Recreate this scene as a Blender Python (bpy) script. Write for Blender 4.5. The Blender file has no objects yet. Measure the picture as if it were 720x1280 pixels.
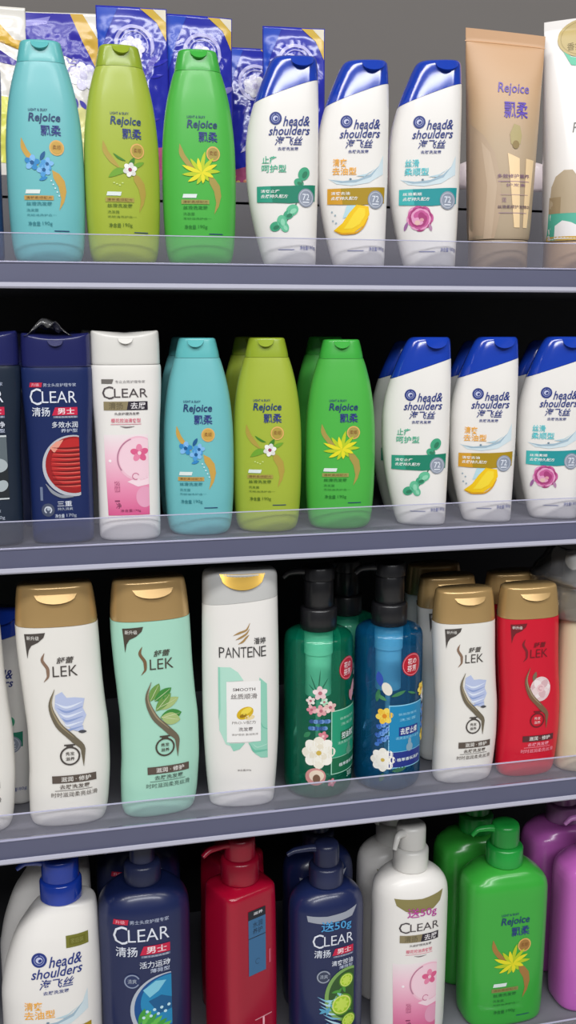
import bpy, bmesh, math, random
import numpy as np
from mathutils import Vector, Matrix, noise
from mathutils.geometry import tessellate_polygon
random.seed(7)
scene = bpy.context.scene
COL = scene.collection
ZO = 1.5                     # camera height above the floor
MM = 0.001

# ------------------------------------------------------------------ camera
F_PX, PITCH, YAW, DIST = 1260.6, 0.1844, 0.2287, 0.9377
cam = bpy.data.cameras.new('camera')
cam_ob = bpy.data.objects.new('camera', cam); COL.objects.link(cam_ob)
cam.sensor_fit = 'VERTICAL'; cam.sensor_height = 36.0
cam.lens = 36.0 * F_PX / 1280.0
cam.clip_start = 0.05
cam_ob.location = (0, -DIST, ZO)
cam_ob.rotation_euler = (math.pi/2 - PITCH, 0, -YAW)
scene.camera = cam_ob
_cy, _sy, _cp, _sp = math.cos(YAW), math.sin(YAW), math.cos(PITCH), math.sin(PITCH)
_fw = (_sy*_cp, _cy*_cp, -_sp); _rt = (_cy, -_sy, 0.0)

def x_at(px, y, z):
    """world x of the spot at depth y, height z (from the camera's height) seen in column px"""
    k = (px - 360.0) / F_PX
    dy = y + DIST
    # (x*rx + dy*ry) = k*(x*fx + dy*fy + z*fz)
    return (k*(dy*_fw[1] + z*_fw[2]) - dy*_rt[1]) / (_rt[0] - k*_fw[0])

# ------------------------------------------------------------------ materials
def lin(c):
    return c/12.92 if c <= 0.04045 else ((c+0.055)/1.055)**2.4
def rgb(h):
    h = h.lstrip('#')
    return tuple(lin(int(h[i:i+2], 16)/255.0) for i in (0, 2, 4)) + (1.0,)

_M = {}
def mat(name, hexc, rough=0.4, metal=0.0, coat=0.0, spec=0.5, mottle=0.0, scale=60.0, bump=0.0):
    if name in _M: return _M[name]
    m = bpy.data.materials.new(name); m.use_nodes = True
    nt = m.node_tree; b = nt.nodes['Principled BSDF']
    c = rgb(hexc)
    b.inputs['Base Color'].default_value = c
    b.inputs['Roughness'].default_value = rough
    b.inputs['Metallic'].default_value = metal
    b.inputs['Specular IOR Level'].default_value = spec
    b.inputs['Coat Weight'].default_value = coat
    b.inputs['Coat Roughness'].default_value = 0.12
    if mottle or bump:
        tc = nt.nodes.new('ShaderNodeTexCoord')
        n = nt.nodes.new('ShaderNodeTexNoise'); n.inputs['Scale'].default_value = scale
        n.inputs['Detail'].default_value = 3
        nt.links.new(tc.outputs['Object'], n.inputs['Vector'])
        if mottle:
            mx = nt.nodes.new('ShaderNodeMix'); mx.data_type = 'RGBA'
            mx.inputs[6].default_value = tuple(v*(1-mottle) for v in c[:3])+(1,)
            mx.inputs[7].default_value = tuple(min(1, v*(1+mottle)) for v in c[:3])+(1,)
            nt.links.new(n.outputs['Fac'], mx.inputs[0])
            nt.links.new(mx.outputs[2], b.inputs['Base Color'])
        if bump:
            bp = nt.nodes.new('ShaderNodeBump'); bp.inputs['Strength'].default_value = bump
            bp.inputs['Distance'].default_value = 0.002
            nt.links.new(n.outputs['Fac'], bp.inputs['Height'])
            nt.links.new(bp.outputs['Normal'], b.inputs['Normal'])
    _M[name] = m
    return m

def ink(hexc, rough=0.45):
    return mat('ink_'+hexc.lstrip('#')+('' if rough == 0.45 else '_g'), hexc, rough)

def grad(name, stops, z0, z1):
    """printed colour blend running up the label from z0 to z1 (bottle-local metres)"""
    if name in _M: return _M[name]
    m = bpy.data.materials.new(name); m.use_nodes = True
    nt = m.node_tree; b = nt.nodes['Principled BSDF']; b.inputs['Roughness'].default_value = 0.45
    tc = nt.nodes.new('ShaderNodeTexCoord'); sx = nt.nodes.new('ShaderNodeSeparateXYZ')
    mr = nt.nodes.new('ShaderNodeMapRange'); cr = nt.nodes.new('ShaderNodeValToRGB')
    mr.inputs[1].default_value = z0; mr.inputs[2].default_value = z1
    nt.links.new(tc.outputs['Object'], sx.inputs[0]); nt.links.new(sx.outputs['Z'], mr.inputs[0])
    nt.links.new(mr.outputs[0], cr.inputs[0]); nt.links.new(cr.outputs[0], b.inputs['Base Color'])
    els = cr.color_ramp.elements
    while len(els) < len(stops): els.new(0.5)
    for e, (p, h) in zip(els, stops): e.position = p; e.color = rgb(h)
    _M[name] = m
    return m

def clear_plastic(name, tint, veil, veil_hex, rough=0.08, gloss=1.0):
    """see-through sheet: tinted transparency, a faint diffuse veil and a Fresnel gloss"""
    if name in _M: return _M[name]
    m = bpy.data.materials.new(name); m.use_nodes = True
    nt = m.node_tree; nt.nodes.remove(nt.nodes['Principled BSDF'])
    out = nt.nodes['Material Output']
    tr = nt.nodes.new('ShaderNodeBsdfTransparent'); tr.inputs[0].default_value = rgb(tint)
    df = nt.nodes.new('ShaderNodeBsdfDiffuse'); df.inputs[0].default_value = rgb(veil_hex)
    tl = nt.nodes.new('ShaderNodeBsdfTranslucent'); tl.inputs[0].default_value = rgb(veil_hex)
    dm = nt.nodes.new('ShaderNodeMixShader'); dm.inputs[0].default_value = 0.5
    gl = nt.nodes.new('ShaderNodeBsdfGlossy'); gl.inputs['Roughness'].default_value = rough
    fr = nt.nodes.new('ShaderNodeFresnel'); fr.inputs[0].default_value = 1.45
    mu = nt.nodes.new('ShaderNodeMath'); mu.operation = 'MULTIPLY'; mu.inputs[1].default_value = gloss
    m1 = nt.nodes.new('ShaderNodeMixShader'); m1.inputs[0].default_value = veil
    m2 = nt.nodes.new('ShaderNodeMixShader')
    L = nt.links.new
    L(df.outputs[0], dm.inputs[1]); L(tl.outputs[0], dm.inputs[2])
    L(tr.outputs[0], m1.inputs[1]); L(dm.outputs[0], m1.inputs[2])
    L(fr.outputs[0], mu.inputs[0]); L(mu.outputs[0], m2.inputs[0])
    L(m1.outputs[0], m2.inputs[1]); L(gl.outputs[0], m2.inputs[2])
    L(m2.outputs[0], out.inputs['Surface'])
    _M[name] = m
    return m

# ------------------------------------------------------------------ objects
def mesh_ob(name, verts, faces, m, parent=None, smooth=True, mats=None, midx=None):
    me = bpy.data.meshes.new(name)
    me.from_pydata([tuple(v) for v in verts], [], [tuple(f) for f in faces])
    for mm in (mats or [m]): me.materials.append(mm)
    if midx is not None: me.polygons.foreach_set('material_index', midx)
    if smooth: me.polygons.foreach_set('use_smooth', [True]*len(me.polygons))
    me.update()
    o = bpy.data.objects.new(name, me); COL.objects.link(o)
    if parent: o.parent = parent
    return o

def bm_ob(name, bm, m, parent=None, smooth=True, angle=None):
    me = bpy.data.meshes.new(name)
    bmesh.ops.recalc_face_normals(bm, faces=bm.faces[:])
    bm.to_mesh(me); bm.free()
    me.materials.append(m)
    if smooth:
        me.polygons.foreach_set('use_smooth', [True]*len(me.polygons))
        if angle is not None: me.set_sharp_from_angle(angle=math.radians(angle))
    o = bpy.data.objects.new(name, me); COL.objects.link(o)
    if parent: o.parent = parent
    return o

def thing(name, label, cat, group=None):
    o = bpy.data.objects.new(name, None); COL.objects.link(o)
    o.empty_display_size = 0.02
    o['label'] = label; o['category'] = cat
    if group: o['group'] = group
    return o

def dup(src, label=None, group=None):
    r = src.copy(); COL.objects.link(r)
    if label: r['label'] = label
    if group: r['group'] = group
    for ch in list(src.children):
        c = ch.copy(); COL.objects.link(c); c.parent = r
        for g in list(ch.children):
            d = g.copy(); COL.objects.link(d); d.parent = c
    return r

# ------------------------------------------------------------------ profile surfaces (millimetres)
def pchip(xs, ys):
    xs = np.array(xs, float); ys = np.array(ys, float)
    h = np.diff(xs); d = np.diff(ys)/h
    n = len(xs); m = np.zeros(n)
    m[0] = d[0]; m[-1] = d[-1]
    for i in range(1, n-1):
        if d[i-1]*d[i] > 0:
            w1 = 2*h[i]+h[i-1]; w2 = h[i]+2*h[i-1]
            m[i] = (w1+w2)/(w1/d[i-1]+w2/d[i])
    def f(x):
        x = min(max(x, xs[0]), xs[-1])
        i = min(int(np.searchsorted(xs, x, side='right'))-1, n-2); i = max(i, 0)
        t = (x-xs[i])/h[i]
        return float((2*t**3-3*t**2+1)*ys[i]+(t**3-2*t**2+t)*h[i]*m[i]+(-2*t**3+3*t**2)*ys[i+1]+(t**3-t**2)*h[i]*m[i+1])
    return f

class Surf:
    """keys: (z, half-width left, half-width right, half-depth); cross-section is a superellipse of power n"""
    def __init__(s, keys, n=2.4, arc=False):
        if len(keys[0]) == 3: keys = [(z, w, w, d) for z, w, d in keys]
        s.keys = keys; s.n = n; s.arc = arc
        z = [k[0] for k in keys]
        s.wl = pchip(z, [k[1] for k in keys]); s.wr = pchip(z, [k[2] for k in keys]); s.d = pchip(z, [k[3] for k in keys])
        s.H = z[-1]
    def ring(s, z, seg=56):
        wl, wr, d = s.wl(z), s.wr(z), s.d(z); c = (wr-wl)/2; w = (wl+wr)/2; e = 2.0/s.n
        out = []
        for i in range(seg):
            a = 2*math.pi*i/seg; ca, sa = math.cos(a), math.sin(a)
            out.append((c+w*math.copysign(abs(ca)**e, ca), d*math.copysign(abs(sa)**e, sa), z))
        return out
    def front(s, u, z, off):
        if s.arc:
            R = s.d(z); a = u/R
            return ((R+off)*math.sin(a), -(R+off)*math.cos(a), z)
        wl, wr, d = s.wl(z), s.wr(z), s.d(z); c = (wr-wl)/2; w = (wl+wr)/2
        t = (u-c)/w; tt = min(abs(t), 0.985)
        y = -d*(1-tt**s.n)**(1.0/s.n)
        return (u, y-off, z)
    def loft(s, name, z0, z1, m, parent, sub=4, seg=56, top=None):
        zs = sorted(set([z0, z1]+[k[0] for k in s.keys if z0 < k[0] < z1]))
        zz = []
        for a, b in zip(zs[:-1], zs[1:]):
            k = sub if b-a > 3 else 2
            zz += [a+(b-a)*i/k for i in range(k)]
        zz.append(z1)
        V, Fc = [], []
        for z in zz:
            r = s.ring(z, seg)
            if top:
                r = [top(x, y, q) for x, y, q in r]
            V += r
        for i in range(len(zz)-1):
            for j in range(seg):
                k = (j+1) % seg
                Fc.append((i*seg+j, i*seg+k, (i+1)*seg+k, (i+1)*seg+j))
        nb = len(V); zb = V[0][2]
        V.append((sum(v[0] for v in V[:seg])/seg, 0, zb))
        V.append((sum(v[0] for v in V[nb-seg:nb])/seg, 0, sum(v[2] for v in V[nb-seg:nb])/seg))
        for j in range(seg):
            k = (j+1) % seg
            Fc.append((k, j, nb)); Fc.append((nb-seg+j, nb-seg+k, nb+1))
        o = mesh_ob(name, [(x*MM, y*MM, z*MM) for x, y, z in V], Fc, m, parent)
        o.data.set_sharp_from_angle(angle=math.radians(50))
        return o
    def split(s, parts, parent, cut, seg=72):
        """loft once and cut along the line z = a + b*x: (lower name, mat), (upper name, mat)"""
        a, b = cut
        res = []
        for (name, m), up in zip(parts, (False, True)):
            o = s.loft('tmp', 0, s.H, m, None, sub=5, seg=seg)
            bm = bmesh.new(); bm.from_mesh(o.data)
            bpy.data.objects.remove(o)
            nrm = Vector((-b, 0, 1)).normalized()
            co = Vector((0, 0, (a + (0.15 if up else -0.15))*MM))
            r = bmesh.ops.bisect_plane(bm, geom=bm.verts[:]+bm.edges[:]+bm.faces[:], dist=1e-7, plane_co=co, plane_no=nrm,
                                       clear_inner=up, clear_outer=not up)
            ed = [e for e in r['geom_cut'] if isinstance(e, bmesh.types.BMEdge)]
            bmesh.ops.holes_fill(bm, edges=ed, sides=0)
            res.append(bm_ob(name, bm, m, parent, angle=50))
        return res

# ------------------------------------------------------------------ printed artwork
_T = {}
def text_mesh(s, shear=0.0, bold=0.0):
    k = (s, shear, bold)
    if k in _T: return _T[k]
    c = bpy.data.curves.new('txt', 'FONT'); c.body = s; c.shear = shear; c.offset = bold; c.resolution_u = 2
    o = bpy.data.objects.new('txt', c); COL.objects.link(o)
    bpy.context.view_layer.update()
    me = bpy.data.meshes.new_from_object(o.evaluated_get(bpy.context.evaluated_depsgraph_get()))
    V = np.array([v.co[:2] for v in me.vertices])
    P = [tuple(p.vertices) for p in me.polygons]
    bpy.data.objects.remove(o); bpy.data.curves.remove(c); bpy.data.meshes.remove(me)
    V -= V.min(0); V /= np.maximum(V.max(0), 1e-6)
    _T[k] = (V, P)
    return _T[k]

class Art:
    """printed artwork of one label; coordinates u (right) and z (up) in millimetres on the front of a bottle"""
    def __init__(s, surf):
        s.surf = surf; s.V = []; s.F = []; s.mi = []; s.mats = []; s.sk = 0.0; s.du = 0.0; s.dz = 0.0; s.k = 1.0
    def _m(s, m):
        if isinstance(m, str): m = ink(m)
        if m not in s.mats: s.mats.append(m)
        return s.mats.index(m)
    def _put(s, pts, tris, m, layer):
        i0 = len(s.V); mi = s._m(m)
        for u, z in pts:
            u = u*s.k+s.du; z = z*s.k+s.dz+s.sk*u
            s.V.append(s.surf.front(u, z, 0.22+0.13*layer))
        for t in tris:
            s.F.append(tuple(i0+k for k in t)); s.mi.append(mi)
    def poly(s, pts, m, layer=1, stepx=3.0, stepz=7.0):
        tri = tessellate_polygon([[Vector((p[0], p[1], 0)) for p in pts]])
        xs = [p[0] for p in pts]; zs = [p[1] for p in pts]
        if max(xs)-min(xs) < 4 and max(zs)-min(zs) < 8:
            s._put(pts, tri, m, layer); return
        bm = bmesh.new()
        vs = [bm.verts.new((p[0], 0, p[1])) for p in pts]
        for t in tri:
            try: bm.faces.new([vs[i] for i in t])
            except ValueError: pass
        for lo, hi, st, ax in ((min(xs), max(xs), stepx, 0), (min(zs), max(zs), stepz, 2)):
            g = lo+st
            while g < hi-0.2:
                co = Vector((0, 0, 0)); co[ax] = g; no = Vector((0, 0, 0)); no[ax] = 1
                bmesh.ops.bisect_plane(bm, geom=bm.verts[:]+bm.edges[:]+bm.faces[:], dist=1e-6, plane_co=co, plane_no=no)
                g += st
        bmesh.ops.triangulate(bm, faces=bm.faces[:])
        bm.verts.index_update()
        s._put([(v.co.x, v.co.z) for v in bm.verts], [tuple(v.index for v in f.verts) for f in bm.faces], m, layer)
        bm.free()
    def rect(s, u0, u1, z0, z1, m, layer=1, skew=0.0):
        s.poly([(u0, z0), (u1, z0), (u1+skew, z1), (u0+skew, z1)], m, layer)
    def text(s, t, u0, u1, z0, z1, m, layer=3, shear=0.0, bold=0.0, rise=0.0):
        V, P = text_mesh(t, shear, bold)
        pts = [(u0+v[0]*(u1-u0), z0+v[1]*(z1-z0)+rise*v[0]) for v in V]
        s._put(pts, P, m, layer)
    def ell(s, u, z, ru, rz, m, layer=2, rot=0.0, a0=0, a1=360, n=28):
        c, q = math.cos(math.radians(rot)), math.sin(math.radians(rot)); pts = []
        full = a1-a0 >= 360
        for i in range(n if full else n+1):
            a = math.radians(a0+(a1-a0)*i/n); x, y = ru*math.cos(a), rz*math.sin(a)
            pts.append((u+x*c-y*q, z+x*q+y*c))
        s.poly(pts, m, layer)
    def clipell(s, u, z, ru, rz, umax, m, layer=2, n=48):
        pts = []
        for i in range(n):
            a = 2*math.pi*i/n
            pts.append((min(u+ru*math.cos(a), umax), z+rz*math.sin(a)))
        out = [p for i, p in enumerate(pts) if p != pts[i-1]]
        # keep only the first and last of the clipped run
        q = [p for i, p in enumerate(out) if not (p[0] == umax and out[i-1][0] == umax and out[(i+1) % len(out)][0] == umax)]
        s.poly(q, m, layer)
    def ring(s, u, z, r0, r1, m, layer=2, a0=0, a1=360, n=32, asp=1.0):
        pts, tri = [], []
        for i in range(n+1):
            a = math.radians(a0+(a1-a0)*i/n)
            for r in (r0, r1): pts.append((u+r*math.cos(a), z+r*asp*math.sin(a)))
        for i in range(n): tri += [(2*i, 2*i+1, 2*i+3), (2*i, 2*i+3, 2*i+2)]
        s._put(pts, tri, m, layer)
    def stroke(s, path, widths, m, layer=2, n=24):
        t = list(range(len(path))); fx = pchip(t, [p[0] for p in path]); fz = pchip(t, [p[1] for p in path]); fwid = pchip(t, widths)
        pts, tri = [], []
        for i in range(n+1):
            a = i/n*(len(path)-1); e = 1e-2
            dx, dz = fx(a+e)-fx(a-e), fz(a+e)-fz(a-e); L = math.hypot(dx, dz) or 1
            w = max(fwid(a), 0.02)/2; px, pz = -dz/L*w, dx/L*w
            pts += [(fx(a)+px, fz(a)+pz), (fx(a)-px, fz(a)-pz)]
        for i in range(n): tri += [(2*i, 2*i+1, 2*i+3), (2*i, 2*i+3, 2*i+2)]
        s._put(pts, tri, m, layer)
    def leaf(s, u, z, L, w, ang, m, layer=2, bend=0.0):
        a = math.radians(ang); c, q = math.cos(a), math.sin(a); pts = []
        for i in range(9):
            t = i/8; y = w/2*math.sin(math.pi*t)**0.8; b = bend*math.sin(math.pi*t); pts.append((t*L, y+b))
        for i in range(7, 0, -1):
            t = i/8; y = -w/2*math.sin(math.pi*t)**0.8; b = bend*math.sin(math.pi*t); pts.append((t*L, y+b))
        s.poly([(u+x*c-y*q, z+x*q+y*c) for x, y in pts], m, layer)
    def flower(s, u, z, r, petals, m, mc, layer=2, m2=None, rot=0.0):
        for i in range(petals):
            a = rot+360*i/petals; ar = math.radians(a)
            s.ell(u+r*0.55*math.cos(ar), z+r*0.55*math.sin(ar), r*0.5, r*0.38, (m2 if m2 and i % 2 else m), layer, a, n=14)
        s.ell(u, z, r*0.28, r*0.28, mc, layer+1, n=12)
    def build(s, name, parent):
        o = mesh_ob(name, [(x*MM, y*MM, z*MM) for x, y, z in s.V], s.F, None, parent, smooth=True, mats=s.mats, midx=s.mi)
        return o

def lid_tab(surf, parent, m, u0, hw, ztop, h, out=1.6):
    """crescent thumb lip of a flip cap, standing proud of the cap's front"""
    N = 14; V, Fc = [], []
    for i in range(N+1):
        t = -1+2*i/N; u = u0+hw*t; zb = ztop-h*math.sqrt(max(0, 1-t*t))*0.999-0.05
        x, y, z = surf.front(u, ztop, 0.1); V.append((x, y, z))
        k = math.sqrt(max(0, 1-t*t))
        x, y, z = surf.front(u, zb, 0.1+out*k); V.append((x, y, z))
        x, y, z = surf.front(u, zb-0.6, -0.2); V.append((x, y, z))
    for i in range(N):
        for k in (0, 1):
            Fc.append((3*i+k, 3*i+k+1, 3*(i+1)+k+1, 3*(i+1)+k))
    o = mesh_ob('lid_tab', [(x*MM, y*MM, z*MM) for x, y, z in V], Fc, m, parent)
    o.data.set_sharp_from_angle(angle=math.radians(40))
    return o

def lathe(name, prof, m, parent, seg=40, cx=0.0, cy=0.0, z0=0.0, ribs=0, rib=0.0, angle=40):
    """prof: (radius, z) in mm, from bottom axis to top axis"""
    V, Fc = [], []
    for r, z in prof:
        for j in range(seg):
            a = 2*math.pi*j/seg
            rr = r+(rib*(0.5+0.5*math.cos(ribs*a)) if ribs else 0)
            V.append(((cx+rr*math.cos(a))*MM, (cy+rr*math.sin(a))*MM, (z0+z)*MM))
    for i in range(len(prof)-1):
        for j in range(seg):
            k = (j+1) % seg
            Fc.append((i*seg+j, i*seg+k, (i+1)*seg+k, (i+1)*seg+j))
    Fc.append(tuple(range(seg-1, -1, -1))); Fc.append(tuple((len(prof)-1)*seg+j for j in range(seg)))
    o = mesh_ob(name, V, Fc, m, parent)
    o.data.set_sharp_from_angle(angle=math.radians(angle))
    return o

def tube(name, path, rads, m, parent, seg=14, flat=1.0, cap=True):
    """swept tube along path (mm) with a radius per point"""
    n = 5*(len(path)-1); t = list(range(len(path)))
    f = [pchip(t, [p[i] for p in path]) for i in range(3)]; fr = pchip(t, rads)
    V, Fc = [], []
    for i in range(n+1):
        a = i/n*(len(path)-1)
        p = Vector([g(a) for g in f]); e = 0.02
        d = (Vector([g(a+e) for g in f])-Vector([g(a-e) for g in f])).normalized()
        s = d.cross(Vector((0, 0, 1)))
        if s.length < 1e-4: s = Vector((1, 0, 0))
        s.normalize(); q = s.cross(d)
        for j in range(seg):
            b = 2*math.pi*j/seg
            V.append((p+s*(fr(a)*math.cos(b))+q*(fr(a)*flat*math.sin(b)))*MM)
    for i in range(n):
        for j in range(seg):
            k = (j+1) % seg
            Fc.append((i*seg+j, i*seg+k, (i+1)*seg+k, (i+1)*seg+j))
    Fc.append(tuple(range(seg-1, -1, -1))); Fc.append(tuple(n*seg+j for j in range(seg)))
    o = mesh_ob(name, V, Fc, m, parent)
    o.data.set_sharp_from_angle(angle=math.radians(50))
    return o

def box_bm(bm, x0, x1, y0, y1, z0, z1):
    vs = [bm.verts.new((x, y, z)) for x in (x0, x1) for y in (y0, y1) for z in (z0, z1)]
    for f in ((0, 1, 3, 2), (4, 6, 7, 5), (0, 4, 5, 1), (2, 3, 7, 6), (0, 2, 6, 4), (1, 5, 7, 3)):
        bm.faces.new([vs[i] for i in f])

def box_ob(name, x0, x1, y0, y1, z0, z1, m, parent=None, bevel=0.0):
    bm = bmesh.new(); box_bm(bm, x0, x1, y0, y1, z0, z1)
    if bevel: bmesh.ops.bevel(bm, geom=bm.edges[:], offset=bevel, segments=2, affect='EDGES', profile=0.5)
    return bm_ob(name, bm, m, parent, smooth=bool(bevel), angle=40)

def extrude_ob(name, prof, x0, x1, m, parent=None):
    """prof: (y, z) outline in metres, swept along x"""
    bm = bmesh.new()
    a = [bm.verts.new((x0, y, z)) for y, z in prof]; b = [bm.verts.new((x1, y, z)) for y, z in prof]
    n = len(prof)
    for i in range(n): bm.faces.new([a[i], a[(i+1) % n], b[(i+1) % n], b[i]])
    bm.faces.new(a[::-1]); bm.faces.new(b)
    return bm_ob(name, bm, m, parent, smooth=True, angle=35)

# ------------------------------------------------------------------ palette
GREY_WALL = mat('wall_paint', '#6f6b68', 0.85, mottle=0.03, scale=5)
SHADE_PANEL = mat('back_panel_shade', '#17171a', 0.7, mottle=0.08, scale=20)  # near-black colour paints in the deep shade behind the lower shelves
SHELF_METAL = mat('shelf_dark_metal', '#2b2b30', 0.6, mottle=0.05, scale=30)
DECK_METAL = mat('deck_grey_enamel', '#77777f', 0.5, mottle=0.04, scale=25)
RISER_GREY = mat('riser_grey_enamel', '#77757a', 0.6, mottle=0.04, scale=25)
RAIL = mat('price_rail_plastic', '#5a5c73', 0.35, mottle=0.04, scale=30)
RAIL_LIP = mat('price_rail_lip', '#b8b8c8', 0.25, mottle=0.03, scale=30)
RAIL_GLINT = mat('price_rail_glint', '#a2a2ba', 0.25, mottle=0.03, scale=30)
FENCE = clear_plastic('clear_fence_plastic', '#fdfdff', 0.1, '#e6e6fa', 0.06, 0.8)
FENCE_EDGE = mat('fence_polished_edge', '#bcbcd4', 0.2)

# ------------------------------------------------------------------ the setting
def struct(o):
    o['kind'] = 'structure'; return o
X0, X1 = -0.55, 1.35
RAIL_Z = [0.0308, -0.2259, -0.514, -0.842]
DECK = [z+0.0225 for z in RAIL_Z]
BACK_Y = 0.36
struct(box_ob('wall_back', -3.5, 4.5, BACK_Y+0.05, BACK_Y+0.12, 0, ZO+2.9, GREY_WALL))
struct(box_ob('floor', -3.5, 4.5, -6.0, BACK_Y+0.12, -0.05, 0, mat('floor_tile', '#b9b6b0', 0.3, mottle=0.05, scale=4)))
shelf_words = ['topmost grey shelf with clear fence, teal and blue capped bottles on it',
               'second grey shelf from the top with clear fence, below the black gap',
               'third grey shelf from the top with clear fence, gold capped bottles on it',
               'lowest dark shelf at the bottom edge under the pump bottles']
for r in range(4):
    zr, zd = RAIL_Z[r]+ZO, DECK[r]+ZO
    t = thing('display_shelf', shelf_words[r], 'shelf', 'shelves of the display rack')
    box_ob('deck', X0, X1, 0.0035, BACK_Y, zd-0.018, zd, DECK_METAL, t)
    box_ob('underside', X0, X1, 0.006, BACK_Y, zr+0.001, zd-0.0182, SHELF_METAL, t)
    pr = extrude_ob('price_rail', [(0.0034, zr+0.0035), (0.0034, zd-0.0005), (0.0005, zd-0.0005), (-0.001, zr+0.0035)], X0, X1, RAIL, t)
    extrude_ob('rail_lip', [(0.0055, zr), (0.0055, zr+0.0034), (-0.0012, zr+0.0034), (-0.0032, zr+0.0052), (-0.0046, zr+0.0047), (-0.005, zr+0.0015), (-0.004, zr)], X0, X1, RAIL_LIP, pr)
    extrude_ob('rail_glint', [(0.0033, zd-0.0004), (0.0033, zd+0.0006), (0.0012, zd+0.0011), (-0.0004, zd+0.0004), (-0.0004, zd-0.0004)], X0, X1, RAIL_GLINT, pr)  # added pale strip, its colour painting the highlight line at the fence foot
    f = extrude_ob('clear_fence', [(0.0038, zd+0.0003), (0.0038, zd+0.0245), (0.0052, zd+0.0245), (0.0052, zd+0.0003)], X0, X1, FENCE, t)
    extrude_ob('fence_edge', [(0.0036, zd+0.0246), (0.0036, zd+0.0254), (0.0054, zd+0.0254), (0.0054, zd+0.0246)], X0, X1, FENCE_EDGE, f)
bp = box_ob('back_panel', X0, X1, BACK_Y+0.001, BACK_Y+0.02, 0.1, ZO+RAIL_Z[0]+0.02, SHADE_PANEL); struct(bp)
struct(box_ob('plinth', X0, X1, 0.03, BACK_Y+0.02, 0.0, 0.1, SHELF_METAL))
# raised step at the back of the top shelf
RZ = DECK[0]+0.098
t = thing('shelf_riser', 'grey raised step at the back of the top shelf under the pouches', 'riser')
box_ob('riser_body', X0, X1, 0.19, BACK_Y+0.045, ZO+DECK[0]+0.0005, ZO+DECK[0]+0.075, RISER_GREY, t)
box_ob('riser_cap', X0, X1, 0.188, BACK_Y+0.045, ZO+DECK[0]+0.0775, ZO+RZ, RISER_GREY, t)
box_ob('riser_joint', X0, X1, 0.194, BACK_Y+0.045, ZO+DECK[0]+0.0749, ZO+DECK[0]+0.0776, mat('joint_black', '#0c0c0e', 0.8), t)

# ------------------------------------------------------------------ placing
def put(o, px, row, depth, a=0.0, s=1.0, lean=0.0, sz=None, zoff=0.0):
    z = DECK[row]+zoff
    o.location = (x_at(px, depth, z), depth, z+ZO+0.0003)
    o.rotation_euler = (math.radians(lean), 0, math.radians(a))
    o.scale = (s, s, sz or s)
    return o

# ================================================================== bottles
def plastic(name, hexc, rough=0.34, coat=0.15):
    return mat(name, hexc, rough, coat=coat, mottle=0.02, scale=40)
WHITE_HDPE = plastic('white_bottle_plastic', '#ebe8e4', 0.36, 0.12)

# ---- slim oval bottle with tapered shoulders and flip cap (teal, olive, green)
REJ = Surf([(0, 23, 14), (0.8, 25.5, 15.5), (4, 29, 17.2), (10, 31, 18), (24, 32.6, 18.8), (48, 33.8, 19.3), (76, 34.2, 19.4), (98, 33.9, 19), (116, 32.8, 18.4),
            (132, 31, 17.6), (147, 28.4, 16.6), (160, 25.2, 15.4), (168, 22.8, 14.6), (171.2, 21.6, 14.2)], 2.3)
REJC = Surf([(171.5, 21.2, 13.9), (174, 20.9, 13.7), (182, 19.2, 12.6), (187, 18, 11.8), (189, 17.4, 11.3), (190, 16, 10)], 2.5)
def flower_blue(A):
    b1, b2, b3 = '#2f86c4', '#7fb8ea', '#14588f'
    for (u, z, r, rot) in ((-13, 86, 6.5, 10), (-3, 80, 6.0, 40), (0, 85, 5.5, 80)):
        A.flower(u, z, r, 5, b1 if u < -5 else b2, b3, 3, b2 if u < -5 else '#4c9ad6', rot)
    A.leaf(-6, 88, 9, 3.5, 60, b3, 3); A.leaf(0, 74, 8, 3, 200, b1, 3)
    for i in range(5): A.ell(3+i*1.6, 71-i*3.2, 0.7, 0.7, '#d7ecf4', 3, n=8)
def flower_white(A):
    g1, g2 = '#6fa32c', '#3f7f22'
    A.leaf(0, 82, 19, 6, 200, g1, 2, -2); A.leaf(0, 83, 12, 4.5, 60, g2, 2); A.leaf(3, 84, 13, 4, 25, g1, 2)
    A.leaf(-2, 90, 13, 2.2, 150, g2, 2, 1)
    for i in range(4): A.ell(-13+i*2.5, 71-((i*7) % 3), 0.9, 0.6, '#cfe08a', 2, n=8)
    A.flower(1.5, 82.5, 6.2, 6, '#f1f0ec', '#9b3b50', 4, '#dcdcd6', 15)
def flower_aloe(A):
    y1, y2 = '#e6dd22', '#b9cb1e'
    for i, (an, L) in enumerate(((80, 20), (105, 14), (50, 18), (28, 17), (5, 18), (-20, 12), (130, 17), (160, 20), (185, 19), (212, 16), (245, 12), (275, 10), (310, 10))):
        A.leaf(-2, 82, L*0.95, 3.6, an, y1 if i % 2 else y2, 3+(i % 2), 0.6)
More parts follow.
